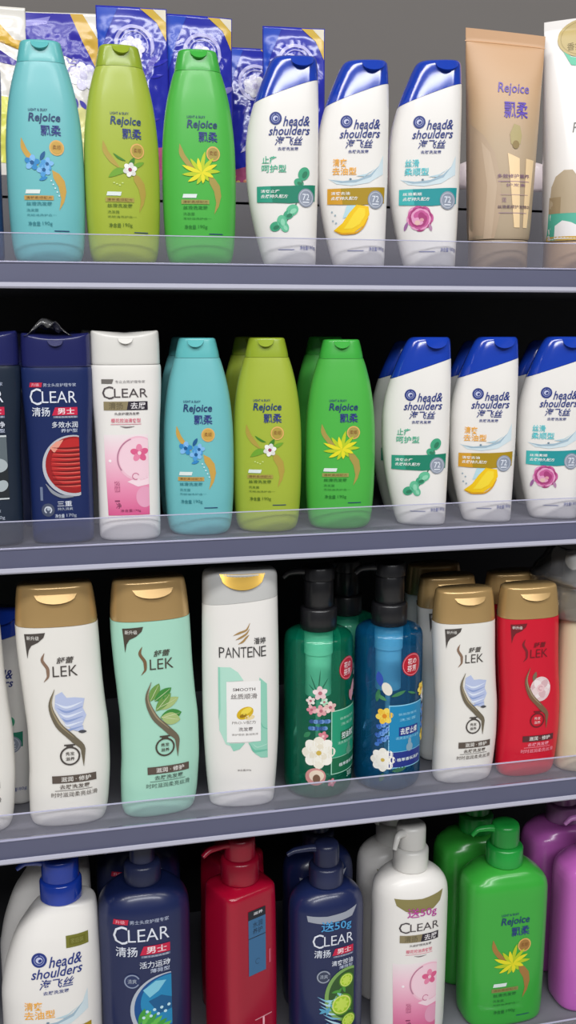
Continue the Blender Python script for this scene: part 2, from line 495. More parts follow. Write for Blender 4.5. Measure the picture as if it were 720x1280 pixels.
def rejoice_art(A, flower, gold, strip, dark='#1d3c6c', soft=None, k_text=True):
    soft = soft or dark
    A.text('LIGHT & SILKY', -14.5, 2, 129.5, 131.6, dark, bold=0.012)
    A.text('Rejoice', -14.8, 12.8, 118.6, 128, dark, shear=0.15, bold=0.018)
    A.text('飘柔', -4.5, 13, 108.6, 117.6, '#27357f', bold=0.012)
    A.stroke([(-21.5, 107), (-20, 99), (-15, 91), (-8, 84)], [0.4, 4.2, 4.6, 1.2], gold, 1)
    A.poly([(4, 80), (10, 77), (14.5, 71), (15.8, 62), (13.5, 53), (9, 45.5), (11, 56), (9, 66), (5, 73)], gold, 1)
    A.ell(8.7, 98.8, 6.4, 6.6, '#dfae62', 2); A.ell(8.7, 98.8, 5.2, 5.4, gold, 3)
    A.text('柔顺', 5.2, 12.2, 97.2, 101, '#8a5a25', 4)
    flower(A)
    A.rect(-20, -7.5, 59.8, 63.2, '#dfe9e6', 2, 0.9)
    A.rect(-21, 4.5, 54.4, 58.2, strip, 2); A.text('清新柔顺配方', -19.5, 3, 55.1, 57.5, '#7c5a30', 3)
    A.text('丝滑洗发露', -19.5, 3, 49.6, 53, soft, bold=0.01)
    A.text('洗发露', -19.5, -9, 44.4, 47, soft)
    A.text('无硅油洗护合一', -19.5, 6.5, 40.6, 42.6, soft)
    A.text('净含量', -18.5, -8, 32.2, 36, soft, bold=0.01); A.text('190g', -6, 2.5, 32, 36, soft)
    A.rect(4, 17, 27.6, 28.4, dark, 2)
def make_rejoice(word, body, cap, flower, gold, strip, soft):
    t = thing('shampoo_bottle', word, 'shampoo bottle')
    m = plastic('bottle_plastic_'+body.strip('#'), body, 0.36, 0.12)
    b = REJ.loft('body', 0, 171.2, m, t)
    cm = plastic('cap_plastic_'+cap.strip('#'), cap, 0.3, 0.2)
    c = REJC.loft('cap', 171.5, 190, cm, t)
    lid_tab(REJC, c, cm, 0, 8, 188.2, 6.5, 3.8)
    A = Art(REJ); A.du = 2.5; rejoice_art(A, flower, gold, strip, soft=soft)
    A.build('front_label', t)
    return t
TEAL = make_rejoice('teal', '#70bcc0', '#5fb6b8', flower_blue, '#c9a04a', '#c39b52', '#2f7f8a')
OLIVE = make_rejoice('olive', '#a4b53c', '#93a82c', flower_white, '#b09a40', '#a89a48', '#55701c')
GREEN = make_rejoice('green', '#4db247', '#3fab40', flower_aloe, '#a8964a', '#9a9a52', '#207a2a')

# ---- white bottle with slanted blue cap, straight right side and curved left side
HS = Surf([(0, 13, 29.5, 13), (0.8, 15, 31.3, 15), (4, 17, 32, 17), (15, 20.6, 32.4, 18), (36, 26, 33, 18.8), (60, 30.6, 33.5, 19), (85, 33, 34, 19), (105, 33.2, 34, 18.8),
           (122, 31.5, 34, 18.4), (140, 27.2, 34, 17.6), (155, 22, 33.8, 16.4), (170, 15.8, 33.2, 14.6), (179, 11.6, 32.6, 13), (183.5, 8.6, 31.8, 11.6), (185.5, 5.5, 30, 9.5)], 2.7)
BLUE_CAP = mat('royal_blue_cap', '#1a3fae', 0.14, coat=0.8, mottle=0.05, scale=25)
def hs_logo(A, du=0.0, dz=0.0, k=1.0):
    n = '#23357f'
    A.du, A.dz, A.k = du, dz, k
    A.ell(-5.2, 130, 5.6, 5.6, n, 2); A.ring(-5.2, 130, 3.3, 3.9, '#8f97c4', 3, 100, 440); A.ell(-5.2, 130, 2.5, 2.3, '#c3c8e4', 3, n=16); A.ell(-4.6, 129.6, 1.5, 1.2, n, 4, 40, n=12)
    A.text('head&', 1.5, 26, 123.2, 131.8, n, shear=0.3, bold=0.012, rise=0.6)
    A.text('shoulders', -11.6, 26, 115.2, 123, n, shear=0.3, bold=0.012, rise=0.8)
    A.text('海飞丝', -6, 19.5, 106.6, 114.6, n, shear=0.25, bold=0.01)
    A.text('去屑洗发露', -3.4, 15.6, 102.2, 105.2, n, bold=0.01)
def hs_water(A):
    for i, (p, c) in enumerate((([(-22, 80), (-12, 77.5), (2, 78), (15, 82), (25, 91), (29, 101), (29, 84), (16, 76), (0, 73.5), (-14, 75)], '#cfdfe6'),
                                ([(-20, 79), (-8, 77.6), (6, 79), (18, 84), (26, 92), (18, 81.5), (4, 76.5), (-10, 76)], '#9fb8c8'),
                                ([(4, 82), (14, 84), (22, 89), (12, 81.5)], '#b9d3de'))):
        A.poly(p, c, 1+i)
    A.ell(-1, 79.4, 1.2, 0.8, '#6f8798', 4, n=10)
def hs_band(A, dark, mid, lines):
    A.poly([(-22.5, 57), (8, 56), (30.5, 58.2), (31, 72.6), (8, 71.4), (-22.5, 70.8)], dark, 3)
    A.poly([(-22.5, 57), (-8, 56.5), (-10, 71), (-22.5, 70.8)], mid, 4)
    A.text(lines[0], -19, -1.5, 65.2, 68, '#f2f5f2', 5, bold=0.01); A.text(lines[1], -19, 6, 60.6, 63.8, '#f2f5f2', 5, bold=0.01, shear=0.2)
    A.ell(22.5, 61, 7.3, 8.2, '#8f97a8', 5); A.ring(22.5, 61, 5.6, 6.2, '#c2c8d4', 6, asp=1.12)
    A.text('72', 19.4, 25.6, 58.8, 64.6, '#dfe4ee', 6, bold=0.01); A.rect(19.5, 25.5, 56.6, 57.6, '#dfe4ee', 6)
def hs_green(A):
    A.text('止痒', -17.5, -4.5, 90.6, 97.4, '#3fae8a', bold=0.01); A.text('呵护型', -18, 4.5, 83, 89.8, '#3fae8a', bold=0.01)
    g = ['#3fa37c', '#63bd95', '#2b7b5b', '#8fd3b2']
    A.stroke([(20, 80), (18, 70), (12, 52), (2, 36)], [0.6, 1.2, 1.2, 0.6], '#4a6b5c', 2)
    for i, (u, z, r, an) in enumerate(((20.5, 82, 5.8, 60), (10, 50, 5.6, 30), (6.5, 46, 4.6, 200), (0.5, 40, 5.4, 100), (-5.5, 35.5, 5.0, 20), (3, 35, 4.4, 300), (16, 74, 4.4, 150))):
        A.ell(u, z, r*1.05, r*0.85, g[i % 2], 3 if z < 56 or z > 74 else 2, an); A.ell(u+0.8, z-0.8, r*0.6, r*0.36, g[2+(i % 2)], 4 if z < 56 or z > 74 else 2.5, an, n=14)
    hs_band(A, '#168065', '#2d9a80', ('清爽止痒', '去屑持久配方'))
def hs_lemon(A):
    A.text('清爽', -17.5, -4.5, 90.6, 97.4, '#f0ad3a', bold=0.012); A.text('去油型', -18, 4.5, 83, 89.8, '#f0ad3a', bold=0.012)
    hs_water(A)
    A.poly([(-4, 56), (6, 56), (-2, 46), (-8, 44)], '#b7d9e2', 2)
    A.poly([(16, 55), (17, 48), (12, 38), (3, 31.5), (-8, 31), (-16, 33.5), (-8, 40), (-2, 49), (5, 56.5)], '#f2c60c', 3)
    A.poly([(13, 53), (13, 47), (8, 39), (1, 35), (-7, 34.5), (-3, 40), (2, 48), (7, 54)], '#f6d935', 4)
    A.stroke([(-16, 33.2), (-7, 30.2), (3, 30.8), (11, 36), (16, 45)], [0.6, 1.6, 1.6, 1.4, 0.5], '#d99d10', 5)
    for u, z in ((-15, 47), (-17, 42), (-14, 40), (-18, 50)): A.ell(u, z, 0.9, 0.9, '#9fb3bd', 2, n=8)
    hs_band(A, '#a98a12', '#d19a28', ('清爽去油', '去屑持久配方'))
def hs_pink(A):
    A.text('丝滑', -17.5, -4.5, 90.6, 97.4, '#58c6cf', bold=0.012); A.text('柔顺型', -18, 4.5, 83, 89.8, '#58c6cf', bold=0.012)
    hs_water(A)
    rr = random.Random(3)
    A.ell(-3, 45, 10, 9, '#b65a98', 1.5)
    for i in range(30):
        a = i*137.5; q = 11.5*math.sqrt(1-i/31.0)
        A.ell(-3+0.85*q*math.cos(math.radians(a)), 45+0.8*q*math.sin(math.radians(a)), 4.6, 3.2, ('#c75b98', '#e4a0c6', '#a83c78')[i % 3], 2+i*0.08, a+90, n=14)
    A.ell(-5, 41, 2.6, 2.2, '#e3bdb4', 4.6); A.ell(-1, 43.5, 2, 1.6, '#dca0a8', 4.6); A.leaf(-14, 42, 9, 3, 250, '#9f6aa0', 3); A.leaf(6, 40, 7, 3, 290, '#b487a8', 3)
    hs_band(A, '#1f9499', '#41b3b3', ('丝滑柔顺', '去屑持久配方'))
def make_hs(art):
    t = thing('shampoo_bottle', 'x', 'shampoo bottle')
    b, c = HS.split([('body', WHITE_HDPE), ('cap', BLUE_CAP)], t, (153.6, 0.345))
    lid_tab(HS, c, BLUE_CAP, 19, 11, 183.4, 8.5, 5.4)
    A = Art(HS); hs_logo(A); art(A)
    A.rect(-3, 12, 14.6, 15.4, '#7f86ac', 2)
    A.text('净含量', 17, 24.5, 14.6, 18.6, '#5a64a0', bold=0.01); A.text('180g', 25, 31, 14.6, 18.6, '#5a64a0')
    A.build('front_label', t)
    return t
HSG, HSL, HSP = make_hs(hs_green), make_hs(hs_lemon), make_hs(hs_pink)

# ---- straight bottle tapering to the foot with a wide cap (navy, charcoal, white)
CLR = Surf([(0, 24.5, 14), (0.8, 26.8, 16), (4, 28.8, 17), (20, 29.2, 17.3), (50, 29.2, 17.6), (80, 29.6, 18.2), (108, 30.6, 18.8), (135, 32.3, 19.2), (155, 33, 19.2), (163, 33, 19), (165.8, 32.4, 18.6)], 3.0)
CLRC = Surf([(166.2, 31.6, 18), (167, 32, 18.3), (180, 32, 18.2), (192, 31.6, 17.8), (196, 31.2, 17.4), (197.2, 30, 16.2)], 3.0)
def clr_top(x, y, z):
    if z > 170: z -= 5.0*((z-170)/27.0)*max(0, 1-(x/30.0)**2)
    return (x, y, z)
def clear_name(A, col, u0, u1, z0, z1):
    w = u1-u0; h = z1-z0
    A.text('C', u0, u0+w*0.25, z0-h*0.16, z1+h*0.12, col, 3, bold=-0.004)
    A.text('L', u0+w*0.26, u0+w*0.40, z0, z1-h*0.12, col, 3, bold=-0.004)
    A.text('E', u0+w*0.43, u0+w*0.57, z0, z1-h*0.12, col, 3, bold=-0.004)
    A.text('A', u0+w*0.58, u0+w*0.80, z0, z1-h*0.12, col, 3, bold=-0.004)
    A.text('R', u0+w*0.83, u0+w, z0, z1-h*0.12, col, 3, bold=-0.004)
def men_head(A, sub, sub2, tag=True):
    if tag:
        men_tag(A)
    men_rest(A, sub, sub2)
def men_tag(A):
    A.rect(-25, -14, 148, 152.2, '#c0213f', 2, 0.8); A.text('升级', -23, -16, 148.8, 151.6, '#f0b8c4', 3)
    A.text('男士头皮护理专家', -12.5, 17.2, 148.4, 151.6, '#b9c2d8', 3)
def men_rest(A, sub, sub2):
    clear_name(A, '#dfe3ee', -25, 17.2, 133.6, 145.6)
    A.text('清扬', -23.5, -7.2, 121.2, 129.6, '#d9deea', 3, bold=0.01)
    A.poly([(-5.5, 122), (17.6, 122), (17.6, 129.4), (-2.5, 129.4)], '#c81e46', 2); A.text('男士', -0.5, 15, 123, 128.8, '#f4e6ea', 3, bold=0.01)
    A.rect(-4.5, 17.6, 119.4, 121.4, '#6d7690', 2); A.text('男士去屑洗发露', -2.5, 16.5, 119.6, 121.2, '#c6ccda', 3)
    A.text(sub, -6, 17.4, 110.4, 116.2, '#d9deea', 3, bold=0.01); A.text(sub2, 2, 17, 106, 109.6, '#b9c2d8', 3, bold=0.01)
def clear_foot(A, word):
    A.rect(-19.4, -17, 42, 55, '#6f7c98', 2); A.ell(-12.8, 33, 6, 6.3, '#4a5268', 2); A.ring(-12.8, 33, 2.4, 3.6, '#c8ced8', 3, -60, 240); A.ell(-12.4, 34, 1.6, 1.6, '#aab2c0', 3, n=12)
    A.text(word, -4.2, 9.4, 36.2, 41.4, '#d5dae6', 3, bold=0.01); A.text('持久清爽', -4, 10, 32.4, 35.2, '#b5bdcc', 3)
    A.text('净含量', -6.6, 2, 25.2, 29, '#c5ccda', 3, bold=0.01); A.text('170g', 4, 13.2, 25.2, 29, '#b5bdcc', 3)
def clear_red(A):
    men_head(A, '多效水润', '养护型')
    A.clipell(12.3, 74.5, 28.6, 29, 18, '#b9bcc4', 2); A.clipell(13, 75.3, 26.4, 26.8, 18, '#9c181d', 3); A.clipell(13.8, 77, 22, 23.5, 18, '#bb2426', 4)
    for i in range(9):
        z = 92-i*4.3; L = -6-2.5*math.sin((i+1)/10*math.pi)
        A.stroke([(L, z), (6, z-0.9), (18, z-0.5)], [0.3, 1.7, 2.0], '#6e0d12', 5); A.stroke([(L+1, z-1.8), (8, z-2.4), (18, z-2)], [0.2, 0.9, 0.9], '#e8675c', 5)
    A.poly([(-9, 92), (-3, 97.5), (4, 99.5), (-1, 92), (-5, 87)], '#e69a86', 5)
    A.stroke([(-14, 58), (-7, 49.5), (2, 45.6), (11, 45.4)], [0.5, 3, 3, 1], '#8d929c', 4)
    clear_foot(A, '三重')
def clear_char(A):
    men_head(A, '深层洁净', '控油型')
    A.rect(-14, 18, 45, 103, '#5f6a70', 2)
    A.poly([(-14, 46), (18, 46), (18, 78), (8, 70), (-4, 74), (-14, 62)], '#20262b', 3)
    for i, (u, z, r) in enumerate(((10, 76, 8), (0, 62, 7), (12, 57, 6), (-7, 54, 5))): A.ell(u, z, r, r*0.8, ('#aab4b8', '#3a4348')[i % 2], 4, 20*i)
    A.rect(-14, 18, 102, 103.6, '#cfd6d8', 4); A.rect(-14, 18, 44.4, 45.6, '#cfd6d8', 4)
    clear_foot(A, '炭爽')
def clear_pink_head(A, tag=True):
    if tag: pink_tag(A)
    pink_rest(A)
def pink_tag(A):
    A.poly([(-23, 149), (-13.4, 149), (-12, 153), (-23, 153)], '#6f6a66', 2); A.text('专业去屑护理专家', -10.6, 17, 149.4, 152, '#8a8688', 3)
def pink_rest(A):
    clear_name(A, '#4a4245', -22.6, 19, 136.2, 145.4)
    A.poly([(-21.6, 124.4), (-0.6, 124.4), (1, 132.4), (-21.6, 132.4)], '#8d8160', 2); A.text('清扬', -17, -4, 125.4, 131.6, '#6c6248', 3, bold=0.01)
    A.poly([(-0.6, 124.4), (18.8, 124.4), (18.8, 132.4), (1, 132.4)], '#2b2430', 2); A.text('去屑', 3, 16.6, 125.4, 131.6, '#e6e2e4', 3, bold=0.01)
    A.text('头皮护理洗发露', -12, 11, 119.8, 122.4, '#5d5458', 3, bold=0.01)
    A.text('樱花控油清爽型', -15.4, 12, 112.8, 117.4, '#dc6f86', 3, bold=0.01); A.rect(-15.8, 12.4, 111, 111.5, '#dc8a9c', 2)
    A.stroke([(-7, 109.4), (-1, 108.4), (6, 109.2)], [0.3, 1.2, 0.3], '#7a6f72', 2)
def clear_pink(A, z0=24.8, z1=101.5, gname='pink_label_blend', tag=True, left=0.0):
    clear_pink_head(A, tag)
    G = grad(gname, [(0.0, '#d85a8d'), (0.35, '#e991b3'), (0.75, '#f3c9d8'), (1.0, '#efe4e6')], z0*MM, z1*MM)
    A.poly([(-20.4-left, z0), (18.4, z0), (18.4, z1), (-22.4-left, z1)], G, 1)
    A.clipell(9, 79, 20, 21, 18.3, '#f0bfd0', 2); A.clipell(9.6, 79, 18.4, 19.4, 18.3, '#f3d0dc', 3)
    A.ring(9, 79, 18.8, 20, '#b97f98', 4, 110, 215)
    for i in range(5):
        a = 72*i+20; A.ell(10+4.6*math.cos(math.radians(a)), 84+4.6*math.sin(math.radians(a)), 4, 2.9, ('#dd5f8c', '#e887a9')[i % 2], 4, a)
    A.ell(10, 84, 1.8, 1.8, '#f4cfd9', 5, n=12)
    A.poly([(-2, 57), (8, 52), (18.3, 54), (18.3, 66), (6, 60)], '#f6dbe4', 2); A.ring(6, 62, 2.6, 3.4, '#cf7a9d', 5, 20, 300); A.clipell(14, 42, 8, 10, 18.3, '#e7a2bf', 2)
    A.text('花香控油', -14, -9, 47, 58, '#b45a80', 3); A.rect(-14, -9.4, 38, 39.4, '#8d3f63', 3); A.text('净', -13, -8, 31.4, 37, '#7c3658', 3); A.text('净含量170g', -9, 10, 27.4, 30.6, '#8d3a62', 3)
    A.ell(-17.4, 77, 1.4, 1.4, '#faeef2', 3, n=10)
def make_clear(body, cap, art, rough=0.35):
    t = thing('shampoo_bottle', 'x', 'shampoo bottle')
    b = CLR.loft('body', 0, 165.8, body, t)
    c = CLRC.loft('cap', 166.2, 197.2, cap, t, sub=6, top=clr_top)
    class S2: pass
    lid_tab(CLRC, c, cap, 0, 7, 190.2, 5, 3.0)
    A = Art(CLR); art(A); A.build('front_label', t)
    return t
NAVY = plastic('navy_bottle_plastic', '#1b2a5c', 0.32, 0.25)
NAVY_CAP = plastic('navy_cap_plastic', '#20245a', 0.26, 0.4)
CHAR = plastic('charcoal_bottle_plastic', '#1f2a3a', 0.32, 0.25)
WHITE_CAP = plastic('pearl_white_cap', '#dddbd6', 0.3, 0.25)
CRED = make_clear(NAVY, NAVY_CAP, clear_red)
CCHAR = make_clear(CHAR, NAVY_CAP, clear_char)
CPINK = make_clear(WHITE_HDPE, WHITE_CAP, clear_pink)

# ---- tall S-curved bottle with gold cap
def scurve(z):      # sideways sway of the body, mm
    return pchip([0, 18, 45, 75, 110, 150, 195, 232], [0, 1.0, 2.6, 3.8, 1.6, -1.4, -3.4, -4.0])(z)
def slek_keys():
    base = [(0, 29, 14), (0.8, 31.5, 16), (4, 34, 18), (12, 36, 19.4), (35, 37.2, 20.5), (60, 37.2, 21), (90, 37, 21), (120, 36.7, 20.6), (150, 36.9, 20.4), (180, 37.2, 20.4), (194.6, 37.0, 20.2)]
    return [(z, w-scurve(z), w+scurve(z), d) for z, w, d in base]
SLK = Surf(slek_keys(), 2.5)
SLKC = Surf([(195, 36.8+3.4, 36.8-3.4, 20), (200, 36.6+3.5, 36.6-3.5, 19.9), (215, 35.4+3.7, 35.4-3.7, 19.2), (226, 34+3.9, 34-3.9, 18.2), (230.5, 33+4, 33-4, 17.4), (232, 31+4, 31-4, 15.6)], 2.5)
GOLD = mat('satin_gold_cap', '#c2a06a', 0.26, metal=0.4, coat=0.3, mottle=0.04, scale=30)
def slek_art(A, dark, name_col, kind, bar, txt, bartxt='#e9e6e0'):
    A.poly([(-32, 189), (-13.5, 190.4), (-15, 186), (-20, 181.5), (-26, 178.5), (-28.5, 174), (-30, 166)], dark, 2); A.text('新升级', -30, -19, 183.6, 187.4, bartxt, 3)
    A.stroke([(-15, 171.5), (-17.2, 165), (-12.6, 156), (-12.4, 150), (-16.4, 144)], [0.3, 2.6, 3.0, 2.4, 0.3], name_col, 2)
    A.text('LEK', -8.4, 14, 148.6, 158.6, dark, 3, bold=-0.004); A.text('舒蕾', -4.6, 11, 160.8, 167, dark, 3, shear=0.2, bold=0.01)
    if kind == 'splash':
        A.poly([(-7, 131), (-1, 134), (3, 128), (10, 128), (19, 126), (17, 117), (20, 110), (16, 101), (18, 94), (9, 96), (3, 101), (-3, 109), (-8, 119)], '#b9c4e4', 2)
        for i in range(6): A.stroke([(-8+i*2, 124-i*5), (3, 119-i*4.4), (17, 123-i*4.6)], [0.3, 2.2, 0.5], ('#dfe6f6', '#8fa2d2')[i % 2], 3)
        A.leaf(12, 95, 8, 3, -5, '#4a4a50', 4)
    elif kind == 'leaf':
        for i, (u, z, L, w, an) in enumerate(((-9, 118, 19, 9, 62), (-5, 118, 20, 9, 35), (-4, 110, 24, 10, 22), (-4, 108, 22, 9, 48), (0, 101, 21, 12, 8), (1, 102, 19, 12, -16))):
            A.leaf(u, z, L, w, an, ('#6f9a4c', '#3e8a3c', '#a9bf7c')[i % 3], 2+(i % 2)); A.stroke([(u, z), (u+L*0.45*math.cos(math.radians(an)), z+L*0.45*math.sin(math.radians(an))), (u+L*0.9*math.cos(math.radians(an)), z+L*0.9*math.sin(math.radians(an)))], [0.2, 0.5, 0.2], '#d8e2b6', 4)
    else:
        A.ell(6.5, 110, 13, 15, '#e3c9cb', 2)
        for i in range(9): A.leaf(6.5, 111, 13, 9, 40*i+8, ('#efe2e2', '#d9b3b8', '#e9d3d4')[i % 3], 3+(i % 2)*0.5)
        A.ell(6.5, 111, 5, 5, '#e8c4c8', 4.5); A.ring(6.5, 111, 2, 2.8, '#c98f98', 5, 30, 300)
        A.leaf(-3, 120, 12, 5, 75, '#7a6a55', 2)
    A.stroke([(-7.5, 137), (-11.8, 122), (-6, 104), (7, 89), (16, 77), (16, 61)], [0.3, 3.2, 5.8, 6.2, 4.2, 0.3], '#6d6452' if kind != 'rose' else '#7a5a42', 5)
    A.stroke([(-7.8, 136), (-11.0, 122), (-5, 105), (8, 90)], [0.2, 1.0, 1.6, 0.4], '#9d8f72', 6)
    A.ring(4, 72, 7.6, 9.2, dark, 4); A.rect(-1, 9, 82, 83.4, dark, 4); A.rect(1, 7, 80.6, 82, dark, 4)
    A.text('秀发', 0, 8, 72.4, 76, dark if kind != 'rose' else '#e9c0c0', 4, bold=0.01); A.text('滋养', 0, 8, 67.4, 71, dark if kind != 'rose' else '#e9c0c0', 4, bold=0.01)
    A.rect(-13, 27, 45.6, 53, bar, 3); A.text('滋润 · 修护', -5, 22, 46.8, 51.8, bartxt, 4, bold=0.01)
    A.text('去屑洗发露', -6.5, 21, 39.6, 44, txt, 4, bold=0.012); A.rect(-11, 23, 37.9, 38.4, txt, 3)
    A.text('时时滋润柔亮丝滑', -14.5, 27.5, 31.6, 36.4, txt, 4)
def make_slek(body_hex, cfg):
    t = thing('shampoo_bottle', 'x', 'shampoo bottle')
    SLK.loft('body', 0, 194.6, plastic('bottle_plastic_'+body_hex.strip('#'), body_hex, 0.34, 0.15), t)
    c = SLKC.loft('cap', 195, 232, GOLD, t, sub=5)
    lid_tab(SLKC, c, GOLD, -3, 19, 224.5, 7.5, 3.4)
    A = Art(SLK); slek_art(A, *cfg); A.build('front_label', t)
    return t
SWHITE = make_slek('#e9e6e0', ('#4b4541', '#8a6f5c', 'splash', '#5b5048', '#5b5048'))
SMINT = make_slek('#a9dbc6', ('#4a4238', '#7a5f42', 'leaf', '#5b4d44', '#4d6158'))
SRED = make_slek('#d0102e', ('#6f1a22', '#7d2028', 'rose', '#5a2a2e', '#f0a0b0'))

# ---- pearl white bottle with grey shoulder cap and gold disc
PAN = Surf([(0, 27, 13), (0.8, 29.5, 15), (4, 31, 16.4), (20, 32.8, 17.6), (45, 34.6, 18.6), (75, 35.9, 19.3), (105, 36.4, 19.7), (140, 36.3, 19.6), (170, 35.9, 19.2), (200, 35.4, 18.6), (216, 35.2, 18), (224, 35, 17.2), (229, 34, 16), (232, 31, 13.6)], 2.4)
PEARL_CAP = plastic('pearl_grey_cap', '#c4c4c2', 0.28, 0.3)
def make_pantene():
    t = thing('shampoo_bottle', 'x', 'shampoo bottle')
    b, c = PAN.split([('body', WHITE_HDPE), ('cap', PEARL_CAP)], t, (203, 0.09))
    lid_tab(PAN, c, mat('gold_disc', '#c9a247', 0.25, metal=0.6, mottle=0.03), 2, 21, 229.6, 14, 2.2).name = 'gold_disc'
    A = Art(PAN); k = '#3c3a3a'
    for i in range(3):
        A.stroke([(-7+i*2.2, 172.5-i*4.2), (-1+i*1.4, 175-i*4.2), (5, 177.5-i*3.6), (8.4-i*0.4, 184-i*5.6)], [0.3, 1.9, 1.6, 0.3], '#a88752', 2)
    A.text('潘婷', 12, 23, 163.6, 169.8, k, 3, bold=0.01)
    n = 7; w = [0.13, 0.15, 0.16, 0.14, 0.12, 0.16, 0.12]; x = -20.5; tot = 44.5
    for ch, ww in zip('PANTENE', w):
        A.text(ch, x, x+ww*tot*0.9, 151.2, 161.2, k, 3, bold=-0.006, rise=0.3); x += ww*tot*1.02
    mint, mint2, mint3 = '#b4e0cf', '#93d1bb', '#6fbfa6'
    A.poly([(-21.5, 142), (-10, 142), (-3, 137), (2, 129), (-13, 128), (-13, 70), (-10, 64), (-15, 66), (-21, 80)], mint, 1)
    A.poly([(-21.5, 142), (-19.6, 142), (-19.6, 100), (-21.5, 90)], mint2, 2); A.poly([(-12, 67), (3, 67), (-2, 61), (-8, 59)], mint2, 1)
    A.poly([(17, 131), (24, 124), (24.6, 50), (18, 51), (12, 56), (6, 67), (17, 69)], mint2, 1)
    A.stroke([(17.5, 88), (20, 82), (24.4, 79)], [0.3, 1, 0.6], mint3, 2); A.stroke([(7, 66), (13, 58), (24.4, 58)], [0.3, 2.6, 1.2], mint3, 2); A.stroke([(10, 66), (15, 62), (24.4, 64)], [0.3, 1, 0.6], mint, 3)
    A.rect(-14, 18, 68, 128, '#f1efed', 3)
    A.text('SMOOTH', -8, 13, 118.8, 121.8, '#6a6262', 4, bold=0.012); A.text('丝质顺滑', -10, 14.6, 110.8, 116.2, '#7f7876', 4, bold=0.01)
    A.ell(3.2, 97, 8.4, 5.6, '#d8b31c', 4, 28); A.ell(4.4, 99, 5.6, 2.8, '#f0d84e', 5, 28); A.ell(1.4, 94.6, 3.4, 1.8, '#9a7410', 5, 20); A.ell(7.6, 92.6, 4.6, 2.4, '#ecd9a8', 4, 10)
    A.text('PRO-V配方', -9, 13.6, 86, 89.4, '#8a8480', 4); A.text('洗发露', -3, 10.6, 79, 83, '#6a6262', 4, bold=0.01); A.text('修护受损 盈润亮泽', -9.4, 15.4, 74.6, 76.8, '#8a8480', 4)
    A.text('净含量200g', -4.6, 8.6, 38.4, 40.6, '#6a6262', 3)
    A.build('front_label', t)
    return t
PANT = make_pantene()

# ---- see-through cylinder bottle with black lotion pump
TIN = [(0, 26), (1.2, 30), (5, 33), (10, 34.2), (80, 34.4), (150, 34.2), (158, 33.6), (162, 32), (164.5, 28.5), (166, 23), (167, 19)]
def make_mist(tint, veil, tube_hex, art, kind, bu):
    t = thing('pump_bottle', 'x', 'pump bottle')
    S = Surf([(z, r, r, r) for z, r in TIN], 2.0, arc=True)
    S.loft('body', 0, 167, clear_plastic('tinted_clear_'+kind, tint, 0.3, veil, 0.05, 1.0), t, seg=64)
    blk = mat('black_pump_plastic', '#1b1b1e', 0.32, coat=0.2, mottle=0.05)
    lathe('collar', [(17, 0), (17.6, 1), (17.6, 20), (16.8, 21.5), (15.6, 22)], blk, t, z0=167.3, ribs=40, rib=0.5)
    h = lathe('pump_head', [(14, 0), (14.6, 0.8), (14.4, 25), (13.6, 27), (15.5, 27.6), (15.7, 38), (14.6, 40), (8, 40.6)], blk, t, z0=189.6)
    tube('nozzle', [(-8, 0, 224.5), (-20, 0, 225.5), (-30, 0, 224.5), (-36, 0, 220)], [4.6, 4.0, 3.4, 2.8], blk, h)
    lathe('pump_cylinder', [(13, 0), (13, 42), (14.2, 42.5), (14.2, 66), (13, 66.6)], mat('pump_core_'+kind, tube_hex, 0.35, mottle=0.03), t, z0=99.5)
    lathe('dip_tube', [(2.6, 0), (2.6, 92)], mat('pump_core_'+kind, tube_hex, 0.35), t, z0=6, seg=14)
    A = Art(S); art(A); A.build('front_label', t)
    A = Art(S); mist_badge(A, bu); A.build('badge_sticker', t)
    return t
def mist_badge(A, u):
    A.ell(u, 133, 11.6, 11.8, '#b9142c', 2); A.ring(u, 133, 10.2, 10.7, '#e7a0a8', 3)
    A.text('花の', u-5.6, u+5.6, 133.4, 139.6, '#f4e4e6', 3, bold=0.012); A.text('芬芳', u-6, u+5.6, 126, 132.4, '#f4e4e6', 3, bold=0.012)
def mist_plate(A, u0, u1, main, foot, line, word, gem):
    A.rect(u0-0.9, u1+0.9, 27, 93, line, 3); A.rect(u0, u1, 44.6, 92, main, 4); A.rect(u0, u1, 28, 44, foot, 4)
    w = u1-u0; m = (u0+u1)/2
    A.text('氨基酸香氛', u0+w*0.22, u1-w*0.22, 82, 84.6, line, 5); A.text('洗发露', u0+w*0.25, u1-w*0.25, 76, 79, line, 5)
    A.rect(u0+w*0.24, u1-w*0.16, 60.6, 70, foot, 5); A.text(word, u0+w*0.28, u1-w*0.2, 62, 69, '#eef5f4', 6, bold=0.012)
    A.text('清爽蓬松持久留香', u0+w*0.16, u1-w*0.1, 57, 60, line, 5); A.ell(m+2, 48, 4, 4.6, gem, 6); A.leaf(m+2, 50, 8, 4, 90, gem, 6)
    A.text('植萃香氛洗护', u0+w*0.2, u1-w*0.1, 34, 37.6, '#e3f0f0', 6, bold=0.01)
